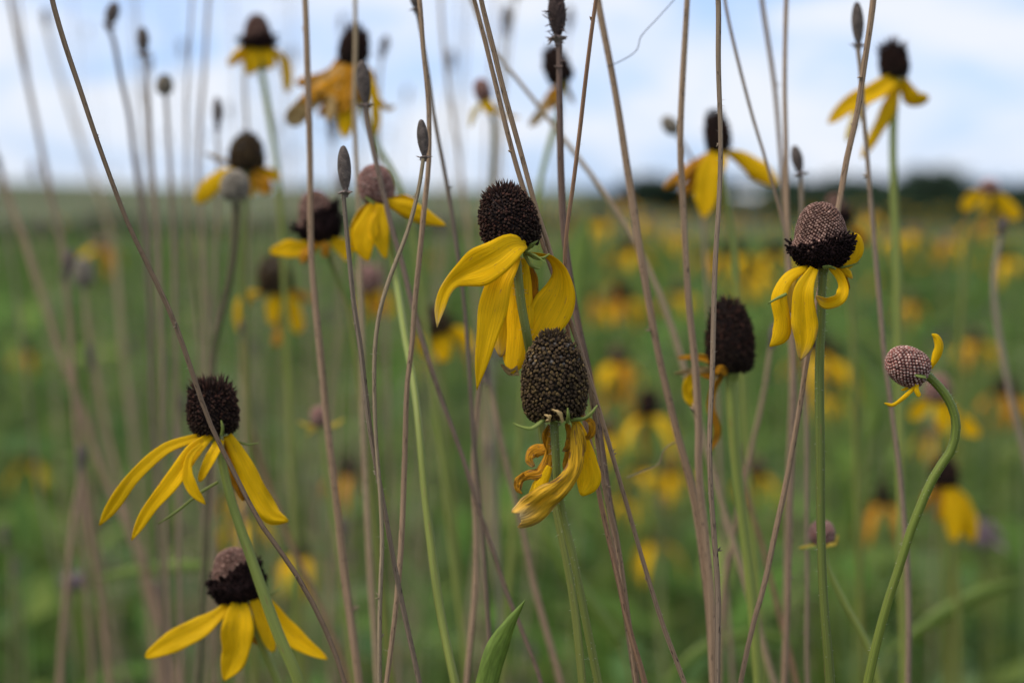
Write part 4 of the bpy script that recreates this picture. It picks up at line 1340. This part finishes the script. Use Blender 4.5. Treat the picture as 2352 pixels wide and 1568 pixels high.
def stalk(label, z, path, w, color=DRY, spike=None, group=None, hair=0, col2=None, near=True, spread=0.5, extend=True, ragged=False, head=None):
    """Dry brown stalk from its tip down to the soil; spike = (tip x, tip y, width) in picture units."""
    sd = nseed()
    P, R = stem_world(path, z, w)
    R = [q * 0.74 for q in R]
    r = np.random.default_rng(sd)
    tip = None
    if spike is None and extend and path[0][1] <= 5:
        # the stalk runs on above the picture and ends in its own worn core
        d = unit(P[0] - P[1])
        d = unit(d + np.array([r.normal(0, 0.05), r.normal(0, 0.1), 0.15]))
        up = r.uniform(0.02, 0.07)
        P = [P[0] + d * up, P[0] + d * up * 0.5] + P
        R = [R[0] * 0.9] * 2 + R
        tip = (P[0] + d * 0.0012, P[0] + d * r.uniform(0.009, 0.013), 0.0034)
    elif spike is not None:
        zz = path[0][2] if len(path[0]) > 2 else z
        tip = (P[0] + np.array([0, 0, 0.0006]), at(spike[0], spike[1], zz), spike[2] * zz / FOC)
    GP, GR = to_ground(P, R, spread, sd)
    origin = GP[-1]
    root = bpy.data.objects.new('dry_stalk', None)
    col.objects.link(root)
    root.location = origin
    root.empty_display_size = 0.02
    tag(root, label, 'stalk', group)
    mb = MB()
    C, T, rl = add_tube(mb, GP, GR, np.asarray(color) * r.uniform(0.9, 1.1), 14 if near else 8, 150 if near else 80, 0.13 if near else 0.0, sd, wob=0.0006, power=1.9,
                        col2=np.asarray(col2 if col2 is not None else DRYRED))
    if near:
        for q in range(4):
            i = int(r.integers(4, int(len(C) * 0.55)))
            d_ = unit(np.cross(T[i], r.normal(size=3)))
            nr_ = np.tile(unit(d_ + T[i] * r.uniform(-0.9, 0.2)), (3, 1)) + 0.4 * r.normal(size=(3, 3))
            cc_ = np.tile(np.asarray(color) * r.uniform(0.5, 1.2), (3, 1))
            add_florets(mb, C[i] + np.tile(d_ * rl[i] * 0.7, (3, 1)) + T[i] * r.uniform(-0.5, 0.5, (3, 1)) * rl[i], nr_, np.full(3, rl[i] * 1.1), rl[i] * r.uniform(0.6, 1.8, 3), 'spike',
                        cc_ * 0.8, cc_ * 1.2, sd + q)
    link('stem', mb.mesh('stem', M['dry'], origin), root)
    if hair:
        add_hairs(root, C, T, rl, origin, hair, sd, 0.0006, (0.55, 0.48, 0.40), 0.0, 0.6)
    if tip is not None and head is None:
        add_spike(root, tip[0], tip[1], tip[2], origin, sd, n=430 if near else 140, ragged=ragged,
                  color=(0.06, 0.04, 0.034) if ragged else (0.125, 0.098, 0.082))
    if head is not None:
        build_cone(root, P[0], at(head[0], head[1], z), head[2] / 2 * z / FOC, 'grey', 220, sd, origin)
    return root


stalk('sharp thin dark stalk slanting from the top left corner across the square-topped cone', 0.474,
      [(120, 0), (148, 90), (178, 180), (222, 320), (262, 430), (298, 520), (345, 620), (400, 740), (450, 868), (490, 975), (540, 1080), (600, 1198), (680, 1312), (740, 1430), (788, 1568)],
      (15, 13), (0.20, 0.155, 0.105), hair=60, col2=DRYRED)
stalk('left one of two sharp tan stalks leaning together beside the main cone', 0.481,
      [(1086, 0), (1108, 80), (1150, 232), (1190, 376), (1211, 444), (1236, 512), (1254, 570), (1278, 640), (1300, 705), (1318, 750), (1338, 812), (1352, 870), (1368, 960, 0.485),
       (1378, 1040, 0.487), (1392, 1120, 0.487), (1420, 1240, 0.487), (1438, 1380, 0.487), (1462, 1568, 0.487)], (12, 16), DRY, hair=60)
stalk('right one of two sharp tan stalks leaning together beside the main cone', 0.477,
      [(1106, 0), (1132, 100), (1162, 220), (1206, 376), (1236, 478), (1257, 536), (1275, 598), (1297, 690), (1316, 745), (1336, 810), (1358, 880), (1381, 960), (1404, 1045), (1428, 1135),
       (1466, 1268), (1502, 1381), (1536, 1480), (1570, 1568)], (15, 14), DRY, hair=120)
stalk('sharp reddish stalk from the top centre slipping behind the right main petal', 0.484,
      [(1367, 0), (1354, 84), (1337, 202), (1324, 319), (1313, 430), (1301, 526), (1296, 616), (1302, 740), (1328, 900), (1357, 1016), (1374, 1125), (1401, 1241), (1425, 1339), (1444, 1430), (1484, 1568)],
      (12, 17), DRYRED, hair=110)
stalk('brown stalk with a ragged dark seed head at top centre', 0.515,
      [(1281, 92), (1283, 202), (1287, 302), (1291, 420), (1296, 530), (1310, 640), (1328, 740), (1350, 840), (1376, 990), (1402, 1150), (1422, 1260), (1440, 1400), (1464, 1568)],
      (20, 22), (0.19, 0.13, 0.105), spike=(1277, -24, 40), ragged=True)
stalk('tan stalk bowing right of the main cone down to the bottom', 0.535,
      [(1376, 0), (1398, 118), (1418, 235), (1436, 340), (1455, 454), (1472, 580), (1497, 733), (1524, 876), (1554, 1014), (1584, 1116), (1606, 1230), (1626, 1390), (1640, 1568)], (19, 24), DRY)
stalk('thick straight tan stalk left of the spotted one, right of centre', 0.53,
      [(1580, 0), (1567, 200), (1560, 350), (1564, 480), (1580, 700), (1596, 850), (1606, 1000), (1606, 1080), (1622, 1250), (1636, 1400), (1640, 1568)], (19, 25), DRY)
stalk('sharp grey speckled upright stalk passing the large egg-shaped cone', 0.476,
      [(1648, 0), (1652, 134), (1659, 302), (1657, 437), (1648, 600), (1642, 720), (1636, 850), (1630, 1000), (1633, 1130), (1641, 1250), (1650, 1380), (1648, 1568)], (15, 16), DRYGREY, hair=140)
stalk('thin stalk sloping down to the right toward the pink domed cone', 0.56,
      [(1667, 0), (1697, 134), (1730, 262), (1764, 370), (1795, 487), (1812, 600), (1822, 800), (1818, 1000)], (9, 12), DRYGREY)
stalk('slender grey stalk leaning beside a straighter one, right of the oval cone', 0.62,
      [(1747, 0), (1762, 110), (1778, 220), (1792, 353), (1802, 480), (1812, 640), (1818, 900), (1812, 1200), (1806, 1568)], (13, 14), DRYGREY)
stalk('straight pale stalk running up to the top, left of the pink domed cone', 0.58,
      [(1803, 0), (1800, 200), (1806, 350), (1809, 500), (1812, 700), (1826, 900), (1822, 1130), (1815, 1300), (1800, 1568)], (14, 17), DRY)
stalk('sharp tan stalk dropping from top right to behind the pink domed cone', 0.494,
      [(2005, 0), (1989, 134), (1972, 269), (1949, 370), (1926, 497), (1890, 650), (1852, 830), (1832, 950), (1802, 1120), (1778, 1227), (1755, 1339), (1730, 1430), (1700, 1568)], (18, 16), DRY, col2=DRYRED, hair=60)
stalk('stalk with a slim grey seed core near the top right corner', 0.56,
      [(1972, 108), (1979, 160), (1986, 260), (1996, 370), (2006, 500), (2016, 650), (2030, 800), (2050, 950), (2072, 1120), (2084, 1300), (2082, 1568)], (12, 17), DRYGREY, spike=(1968, 4, 27))
stalk('short stalk with a tilted dark seed core above the pink domed cone', 0.60,
      [(1838, 402), (1840, 470), (1842, 560), (1846, 760), (1850, 1000)], (13, 13), DRYGREY, spike=(1824, 334, 26))
stalk('stalk with a sharp grey bumpy seed core beside the rosy bud', 0.488,
      [(794, 446), (799, 500), (806, 578), (816, 700), (831, 808), (842, 910), (855, 1021), (888, 1210), (920, 1367), (962, 1568)], (13, 15), (0.24, 0.19, 0.135), spike=(788, 334, 30), hair=80)
stalk('stalk with a blurred long seed core overlapping the withered orange petals', 0.54,
      [(841, 246), (847, 290), (864, 370), (880, 437), (898, 515), (917, 585), (942, 693), (967, 780), (1000, 880), (1040, 990), (1072, 1080), (1092, 1145), (1133, 1260), (1168, 1370), (1200, 1451), (1244, 1568)],
      (17, 14), (0.22, 0.165, 0.125), spike=(830, 138, 30))
stalk('pale stalk curving down from a grey seed core near the upper centre', 0.486,
      [(975, 366), (962, 440), (938, 531), (895, 646), (873, 722), (862, 808), (862, 900), (866, 985), (876, 1123), (878, 1238), (871, 1376), (868, 1568)], (11, 13), DRYPALE,
      spike=(967, 274, 25), hair=80, col2=(0.26, 0.16, 0.10))
stalk('reddish tan stalk crossing the pale curved one upper centre to lower left', 0.50,
      [(968, 0), (974, 100), (987, 250), (986, 376), (975, 470), (966, 560), (955, 690), (948, 790), (934, 900), (929, 1031), (921, 1215), (906, 1376), (886, 1568)], (16, 16), DRY, col2=DRYRED, hair=60)
stalk('thin dark stalk with a broken seed head just at the top edge', 0.55,
      [(956, 26), (966, 80), (983, 180), (996, 270), (1020, 400), (1048, 560), (1070, 700), (1082, 860)], (10, 14), (0.20, 0.165, 0.125), spike=(950, -34, 24))
stalk('long faint stalk crossing diagonally from top centre behind the ragged head', 0.64,
      [(1082, 0), (1120, 100), (1205, 205), (1296, 320), (1380, 430), (1440, 520), (1492, 620), (1532, 720), (1558, 800), (1590, 900)], (12, 20), DRYPALE, near=False)
stalk('tan stalk left of the flat yellow petal reaching the top edge', 0.55,
      [(700, 0), (710, 200), (716, 400), (722, 640), (744, 900), (760, 1060), (788, 1290), (822, 1568)], (16, 22), DRY)
stalk('light tan stalk rising from the bottom left of the pale curved one', 0.61,
      [(818, 0), (816, 250), (822, 500), (828, 760), (832, 940), (842, 1170), (856, 1400), (868, 1568)], (13, 23), DRYPALE, near=False)
stalk('tan stalk with a small knot below the long main petal tip', 0.56,
      [(1122, 660), (1112, 800), (1104, 880), (1092, 1000), (1088, 1100), (1091, 1215), (1086, 1400), (1072, 1568)], (12, 19), DRY, spike=(1124, 610, 22))
stalk('faint upright stalk below the main flower left of its green stem', 0.64,
      [(1120, 880), (1160, 1060), (1193, 1193), (1224, 1325), (1254, 1440), (1288, 1568)], (16, 22), DRY, near=False, spike=(1106, 810, 20))
stalk('slanting stalk below the large egg-shaped cone leaning right', 0.65,
      [(1772, 800), (1752, 912), (1722, 1050), (1694, 1180), (1662, 1367), (1650, 1568)], (13, 16), DRY, near=False, spike=(1780, 740, 20))
stalk('pale blurred stalk bending along the right edge', 0.74,
      [(2300, 540), (2286, 650), (2296, 760), (2318, 890), (2344, 1000), (2380, 1160), (2400, 1400)], (16, 24), (0.34, 0.28, 0.20), near=False, spike=(2306, 500, 24))
stalk('blurred stalk in the top left corner leaning right', 0.88,
      [(22, 0), (46, 120), (72, 230), (92, 340), (112, 440), (140, 545), (158, 680), (170, 860)], (15, 17), DRYGREY, near=False)
stalk('very faint stalk between two clearer ones at upper left', 1.15,
      [(108, 62), (128, 150), (162, 260), (196, 360), (232, 460), (262, 580), (280, 760)], (13, 15), DRYPALE, near=False, spike=(103, 18, 17))
stalk('blurred broken-topped stalk with a bent seed core at upper left', 0.74,
      [(250, 62), (262, 100), (276, 180), (295, 265), (306, 360), (322, 470), (340, 620), (352, 900)], (15, 15), (0.17, 0.14, 0.12), near=False, spike=(266, 4, 30))
stalk('blurred stalk with an oval brown seed core at upper left', 0.72,
      [(330, 126), (338, 200), (346, 310), (356, 430), (366, 560), (372, 800)], (12, 14), DRYGREY, near=False, spike=(327, 62, 26))
stalk('blurred stalk with a round grey head at upper left', 0.74,
      [(378, 218), (382, 300), (390, 420), (398, 560), (404, 800)], (12, 14), DRYGREY, near=False, head=(378, 172, 38))
stalk('dark stalk under a pale grey round head below the olive-black cone', 0.66,
      [(540, 462), (538, 520), (530, 620), (512, 720), (494, 800), (486, 960)], (26, 22), (0.15, 0.13, 0.07), near=False, head=(540, 392, 66), col2=(0.14, 0.13, 0.06))
stalk('blurred thin stalk with a dark slim core left of the olive-black cone', 0.76,
      [(500, 300), (502, 360), (500, 480), (496, 660)], (10, 12), DRYGREY, near=False, spike=(498, 222, 20))
stalk('straight blurred stalk rising left of the bell-shaped cone', 0.82,
      [(478, 0), (470, 160), (462, 300), (460, 430), (468, 620), (476, 860)], (12, 15), DRYGREY, near=False)
stalk('pale blurred stalk between the olive-black cone and the bell-shaped one', 0.8,
      [(562, 150), (564, 220), (568, 300), (570, 380), (566, 600)], (11, 13), DRYPALE, near=False, spike=(560, 100, 16))
stalk('long blurred stalk down the far left edge of the meadow', 0.92,
      [(0, 395), (28, 480), (62, 570), (96, 680), (136, 800), (190, 940), (230, 1060), (290, 1200), (340, 1330)], (17, 24), DRY, near=False, spike=(-14, 350, 18))
stalk('blurred stalk with a bent pale head at left over the green', 0.82,
      [(150, 640), (160, 720), (170, 860), (182, 1000), (196, 1130), (216, 1280), (252, 1568)], (16, 20), DRY, near=False, spike=(164, 570, 24))
stalk('blurred stalk with a brown tufted head at left beside the bent one', 0.95,
      [(194, 660), (204, 760), (226, 880), (256, 1020), (300, 1200), (340, 1400)], (12, 17), DRY, near=False, head=(188, 592, 46))
stalk('blurred stalk at lower left reaching the bottom edge', 0.8,
      [(186, 1080), (170, 1180), (156, 1320), (148, 1450), (140, 1568)], (17, 24), DRY, near=False, spike=(190, 1020, 24))
stalk('faint stalk left of the main cone reaching the top edge', 0.84,
      [(1012, 0), (1018, 120), (1034, 240), (1056, 380), (1078, 560), (1092, 720)], (11, 13), DRYPALE, near=False)
stalk('faint stalk topped by a blurred core above the main cone', 0.95,
      [(1162, 80), (1158, 140), (1150, 240), (1142, 380), (1136, 560)], (11, 13), DRYPALE, near=False, spike=(1166, 10, 22))
stalk('faint tilted core on a stalk right of the withered orange petals', 0.85,
      [(878, 130), (872, 180), (868, 280), (872, 420), (880, 620)], (9, 11), DRYGREY, near=False, spike=(888, 82, 20))
stalk('small grey dry cone leaning left, between two tan stalks', 0.75,
      [(1554, 306), (1570, 336), (1594, 380), (1612, 460), (1624, 640)], (11, 13), DRYGREY, near=False, head=(1524, 270, 34))
stalk('dim stalk right of the sharp speckled one, tilted at the bottom', 0.66,
      [(1700, 1060), (1724, 1160), (1758, 1270), (1796, 1420), (1830, 1568)], (14, 17), DRYRED, near=False, spike=(1690, 1010, 18))
stalk('reddish blurred stalk below the slanting dark one at lower left', 0.75,
      [(560, 780), (566, 900), (590, 1040), (640, 1180), (700, 1320), (760, 1460), (800, 1568)], (14, 20), DRYRED, near=False, spike=(558, 730, 18))

# thin loose threads
def thread(label, z, path, w, color):
    sd = nseed()
    P, R = stem_world(path, z, w)
    mb = MB()
    o0 = P[-1]
    add_tube(mb, P, R, color, 5, 40, 0, sd, wob=0.0002)
    o = link('dry_thread', mb.mesh('dry_thread', M['dry'], o0), None, o0)
    tag(o, label, 'thread')


thread('hair-thin kinked thread hanging in the sky from the top edge', 0.53,
       [(1580, -40), (1548, 0), (1510, 42), (1472, 84), (1464, 112), (1450, 126), (1418, 144), (1396, 152, 0.535)], 2.2, (0.10, 0.085, 0.08))
thread('pale curly tendril caught on the bowing tan stalk low right of centre', 0.538,
       [(1440, 1098), (1480, 1082), (1512, 1066), (1524, 1036), (1550, 1016), (1572, 1020)], 4, (0.34, 0.27, 0.15))

# lance leaves of lower plants
def leaf_px(label, z, path, w, color='g', tw=None):
    sd = nseed()
    spec = dict(p=path, w=w, m=color, cup=0.35, tw=tw or [10] * len(path), no=0.0, gr=0.05, ru=0.02, n=40, rd=0.0)
    x0, y0 = path[0][0], path[0][1]
    x1, y1 = path[1][0], path[1][1]
    k = 30.0 / max(math.hypot(x0 - x1, y0 - y1), 1)
    P, R = stem_world([(x0, y0), (x0 + (x0 - x1) * k, y0 + max((y0 - y1) * k, 14)), (x0 + (x0 - x1) * k * 1.6, y0 + 90)], z, 9)
    GP, GR = to_ground(P, R, 0.4, sd)
    origin = GP[-1]
    root = bpy.data.objects.new('leafy_plant', None)
    col.objects.link(root)
    root.location = origin
    tag(root, label, 'leaf')
    mb = MB()
    add_tube(mb, GP, GR, GREEN, 10, 40, 0.05, sd)
    link('stem', mb.mesh('stem', M['green'], origin), root)
    mb = MB()
    ribbon_px(mb, spec, z, sd, 0.0004)
    link('leaf_blade', mb.mesh('leaf_blade', M['leaf'], origin), root)


leaf_px('single long green lance leaf rising from the bottom edge', 0.47,
        [(1092, 1720, 0), (1108, 1630, 2), (1124, 1550, 0), (1144, 1488, -4), (1170, 1434, -10), (1207, 1376, -20)], [20, 50, 58, 50, 28, 1], 'g', [0, 0, 8, 12, 10, 0])
leaf_px('blurred bright green blade standing behind the right main petal', 1.15, [(1326, 780), (1330, 660), (1338, 570), (1352, 490)], [20, 46, 44, 6])
leaf_px('blurred green leaf slanting behind the double green stem', 0.78, [(1424, 1470), (1366, 1396), (1304, 1310), (1254, 1200)], [16, 36, 34, 6])
leaf_px('blurred arching leaf low beside the spotted upright stalk', 0.90, [(1520, 1580), (1600, 1500), (1720, 1458), (1836, 1474)], [10, 24, 24, 5])
leaf_px('blurred broad leaf low at right behind the S-curved stem', 0.95, [(2050, 1490), (2150, 1420), (2260, 1360), (2356, 1328)], [10, 34, 30, 6])
leaf_px('blurred green leaf left of the nodding bud', 0.92, [(1996, 1010), (2012, 930), (1992, 860), (1958, 798)], [14, 46, 40, 6])
leaf_px('blurred bluish leaf lying level at lower left', 0.92, [(500, 1296), (420, 1298), (320, 1308), (226, 1326)], [8, 26, 26, 8])

# ------------------------------------------------------------------ blurred plants deeper in the meadow
def copy_tree(o, parent=None):
    c = o.copy()
    col.objects.link(c)
    c.parent = parent
    for ch in list(o.children):
        copy_tree(ch, c)
    return c


def proto_flower(h, seed, style, npet, withered=False):
    """Whole coneflower standing at the origin, h metres to the foot of its cone."""
    r = np.random.default_rng(seed)
    root = bpy.data.objects.new('coneflower', None)
    col.objects.link(root)
    lean = r.normal(0, 0.05, 2)
    P = [np.array([0, 0, -0.02]), np.array([lean[0] * 0.2, lean[1] * 0.2, h * 0.4]), np.array([lean[0] * 0.7, lean[1] * 0.7, h * 0.8]), np.array([lean[0], lean[1], h])]
    mb = MB()
    add_tube(mb, P, [0.0016, 0.0014, 0.0011, 0.0011], GREEN if seed % 2 else LIGHTGREEN, 7, 24, 0, seed, wob=0.002)
    link('stem', mb.mesh('stem', M['green']), root)
    R = r.uniform(0.0055, 0.0075)
    ln = R * r.uniform(2.0, 2.8)
    if style == 'bud':
        R, ln = R * 0.75, ln * 0.65
    cb = P[-1]
    ax = unit(np.array([r.normal(0, 0.15), r.normal(0, 0.15), 1]))
    build_cone(root, cb, cb + ax * ln, R, style, 130, seed, (0, 0, 0))
    ph = r.uniform(0, 6.28)
    for k in range(npet):
        a = ph + k * 2 * np.pi / npet + r.normal(0, 0.2)
        d = np.array([math.cos(a), math.sin(a), 0])
        L_ = r.uniform(0.022, 0.036) * (0.8 if style == 'bud' else 1)
        dr = r.uniform(0.5, 1.3)
        pts = [cb + d * R * 0.3, cb + d * (R * 0.8 + L_ * 0.2) + np.array([0, 0, -0.05 * L_ * dr]), cb + d * (R * 0.9 + L_ * 0.5) + np.array([0, 0, -0.4 * L_ * dr]),
               cb + d * (R * 0.9 + L_ * 0.62) + np.array([0, 0, -0.95 * L_ * dr])]
        side = np.array([-math.sin(a), math.cos(a), r.normal(0, 0.2)])
        mb = MB()
        w = r.uniform(0.006, 0.0095)
        wi = withered or r.random() < 0.08
        add_ribbon(mb, pts, [w * 0.5, w, w * 1.05, w * 0.4], [side] * 4, ORA if wi else YEL, 0.3, nseg=10, ncr=4, ruffle=0.12 if wi else 0.02, seed=seed * 9 + k)
        link('petal', mb.mesh('petal', M['withered'] if wi else M['petal']), root)
    # stem leaves of the plant
    mb = MB()
    rr = np.random.default_rng(seed + 5)
    n = 9
    zz = rr.uniform(0.2, 0.75, n) * h
    leaves(mb, np.stack([lean[0] * (zz / h) ** 2, lean[1] * (zz / h) ** 2, zz], 1), rr.uniform(0.05, 0.12, n), rr.uniform(0.010, 0.020, n), PALG, rr)
    link('leaves', mb.mesh('leaves', M['grass']), root)
    return root, P[-1]


protos = [proto_flower(h, 900 + i, st, k, w) for i, (h, st, k, w) in enumerate((
    (1.02, 'dark', 5, False), (0.96, 'ring', 6, False), (0.90, 'dark', 4, True), (0.85, 'ring', 5, False), (0.80, 'spent', 4, False),
    (0.74, 'dark', 5, False), (0.68, 'bud', 6, False), (1.05, 'bud', 5, False), (0.92, 'dark', 5, False)))]
used = set()
BGL, BGG = 'small out-of-focus yellow coneflower deep in the meadow', 'blurred yellow coneflowers in the meadow'


def place_flower(x, y, d, label=BGL):
    d = d * 1.22 if d < 2.4 else d
    p = at(x, y, d)
    g = float(ground_z(p[0], p[1]))
    h = p[2] - g
    best = sorted(range(len(protos)), key=lambda i: abs(protos[i][1][2] - h) + random.uniform(0, 0.10))[0]
    root, head = protos[best]
    s = h / head[2]
    o = root if best not in used else copy_tree(root)
    used.add(best)
    rz = random.uniform(0, 6.28)
    c_, s_ = math.cos(rz), math.sin(rz)
    o.scale = (s, s, s)
    o.rotation_euler = (0, 0, rz)
    o.location = (p[0] - s * (head[0] * c_ - head[1] * s_), p[1] - s * (head[0] * s_ + head[1] * c_), g)
    tag(o, label, 'flower', BGG)


NOTE = {(2176, 560): 'blurred yellow coneflower below the far right edge pair, right of the pale green stem',
        (1868, 816): 'blurred yellow coneflower just right of the green stem under the curled petals',
        (1421, 838): 'blurred dark-eyed orange coneflower right of the front seed cone',
        (1486, 958): 'blurred dark-capped yellow coneflower between the two bowing tan stalks',
        (1545, 1090): 'blurred yellow coneflower below the curly tendril',
        (1510, 1250): 'lowest blurred yellow coneflower right of the double green stem',
        (2030, 1160): 'blurred coneflower low left of the S-curved stem',
        (60, 815): 'lone faint yellow coneflower over the green at the left edge',
        (232, 572): 'blurred orange coneflower beside the brown tufted head at left',
        (800, 1094): 'tiny blurred yellow coneflower between tan stalks at lower centre left',
        (690, 1284): 'faint yellow coneflower low beside the slanting dark stalk',
        (570, 1195): 'blurred yellow coneflower hidden behind the stem of the square-topped cone',
        (1450, 580): 'blurred yellow coneflower behind the tan stalk right of the main cone',
        (1432, 690): 'blurred orange-yellow coneflower right of the main petals',
        (2300, 910): 'blurred coneflower right of the S-curved stem beside the pale bending stalk',
        (70, 1066): 'faint orange dot of a coneflower at the lower left edge'}
for x, y, d in ((2100, 540, 1.9), (2176, 560, 1.7), (2050, 548, 2.4), (2240, 520, 1.9), (1900, 560, 1.8), (1450, 580, 1.7), (1432, 690, 1.5), (1400, 705, 2.0),
                (1352, 690, 2.2), (1868, 816, 1.5), (1912, 836, 1.6), (1905, 915, 2.0), (1690, 590, 1.5), (1622, 592, 2.0), (1782, 588, 1.7), (1740, 630, 2.0),
                (1705, 650, 2.3), (1560, 545, 2.2), (1484, 512, 2.6), (1380, 515, 2.8), (1421, 838, 1.4), (1486, 958, 1.25), (1392, 1000, 1.5), (1545, 1090, 1.5),
                (1480, 1085, 1.7), (1510, 1250, 1.5), (1735, 1095, 1.5), (1440, 1150, 1.8), (2030, 1160, 1.25), (2244, 790, 1.7), (2300, 910, 1.5), (2334, 920, 1.7),
                (60, 815, 2.3), (232, 572, 1.4), (800, 1094, 1.35), (690, 1284, 1.4), (570, 1195, 1.25), (548, 1140, 1.7),
                (70, 1066, 2.4), (2000, 500, 2.6), (2310, 600, 2.0), (1440, 470, 3.0), (1560, 680, 1.9), (2090, 700, 2.6), (1420, 905, 1.7),
                (2140, 1000, 1.8), (1030, 780, 1.6)):
    place_flower(x, y, d, NOTE.get((x, y), BGL))
random.seed(8)
for k in range(10):
    d = random.uniform(2.6, 9.0)
    x = random.uniform(-250, 2600) if random.random() < 0.15 else random.uniform(1250, 2500)
    h = random.uniform(0.70, 1.0)
    y = 430 + (HCAM - h) / d * FOC
    place_flower(x, y, d)


for i, (o, _) in enumerate(protos):
    if i not in used:
        for ch in list(o.children_recursive) + [o]:
            bpy.data.objects.remove(ch)


def proto_stalk(h, seed, color):
    r = np.random.default_rng(seed)
    root = bpy.data.objects.new('dry_stalk', None)
    col.objects.link(root)
    l = r.normal(0, 0.06, 2)
    P = [np.array([l[0], l[1], h]), np.array([l[0] * 0.8, l[1] * 0.8, h * 0.8]), np.array([l[0] * 0.3, l[1] * 0.3, h * 0.4]), np.array([0, 0, -0.02])]
    mb = MB()
    add_tube(mb, P, [0.0004, 0.0005, 0.00065, 0.0011], color, 7, 26, 0, seed, wob=0.003)
    link('stem', mb.mesh('stem', M['dry']), root)
    d = unit(P[0] - P[1])
    add_spike(root, P[0] + d * 0.001, P[0] + d * 0.012, 0.004, (0, 0, 0), seed, n=70)
    return root, h


sp = [proto_stalk(h, 950 + i, c) for i, (h, c) in enumerate(((1.16, DRY), (1.06, DRYPALE), (0.98, DRYPALE), (0.90, DRY), (1.26, DRYGREY), (1.02, DRY)))]
sused = set()
random.seed(14)
for k in range(165):
    if k < 122:
        x, d = random.gauss(585, 170), random.uniform(0.85, 2.6)
    else:
        x, d = random.uniform(900, 2600), random.uniform(1.0, 3.0)
    i = random.randrange(len(sp)) if k < 122 else random.choice((1, 2, 3, 5))
    root, h = sp[i]
    o = root if i not in sused else copy_tree(root)
    sused.add(i)
    p = at(x, 700, d)
    g = float(ground_z(p[0], p[1]))
    o.location = (p[0], p[1], g)
    s = random.uniform(0.84, 1.16) if k < 122 else random.uniform(0.82, 1.0)
    o.scale = (s, s, s)
    o.rotation_euler = (0, 0, random.uniform(0, 6.28))
    tag(o, 'out-of-focus dry tan stalk behind the sharp flowers', 'stalk', 'blurred dry stalks in the meadow')


# lavender blossoms
def bergamot(x, y, d, label, size=0.016):
    sd = nseed()
    r = np.random.default_rng(sd)
    p = at(x, y, d)
    g = float(ground_z(p[0], p[1]))
    origin = np.array([p[0], p[1], g])
    root = bpy.data.objects.new('lavender_bloom', None)
    col.objects.link(root)
    root.location = origin
    tag(root, label, 'flower')
    mb = MB()
    add_tube(mb, [p, p + np.array([0.01, 0.02, -0.25]), np.array([p[0] + 0.02, p[1] + 0.03, g - 0.02])], [0.001, 0.0012, 0.0016], GREEN, 7, 20, 0, sd)
    link('stem', mb.mesh('stem', M['green'], origin), root)
    mb = MB()
    add_revolve(mb, p - np.array([0, 0, 0.004]), p + np.array([0, 0, 0.006]), lambda t: profile(t, 0.006, 0.5, 2.0), (0.16, 0.13, 0.11), 12, 8)
    link('flower_head', mb.mesh('flower_head', M['cone'], origin), root)
    for k in range(26):
        a, e = r.uniform(0, 6.28), r.uniform(-0.2, 1.1)
        dd = np.array([math.cos(a) * math.cos(e), math.sin(a) * math.cos(e), math.sin(e)])
        L_ = size * r.uniform(0.7, 1.3)
        mb = MB()
        add_ribbon(mb, [p + dd * 0.004, p + dd * L_ * 0.6 + np.array([0, 0, 0.002]), p + dd * L_ + np.array([0, 0, -0.003])], [0.0018, 0.003, 0.0012],
                   [unit(np.cross(dd, r.normal(size=3)))] * 3, (0.24, 0.16, 0.20), 0.4, nseg=6, ncr=2, seed=sd + k)
        link('petal', mb.mesh('petal', M['blossom'], origin), root)


bergamot(2262, 1246, 1.25, 'blurred mauve bloom low near the right edge')
bergamot(168, 1338, 1.0, 'tiny pale lilac bloom at lower left', 0.007)
bergamot(1135, 812, 1.3, 'blurred pinkish bloom just left of the main petals', 0.011)
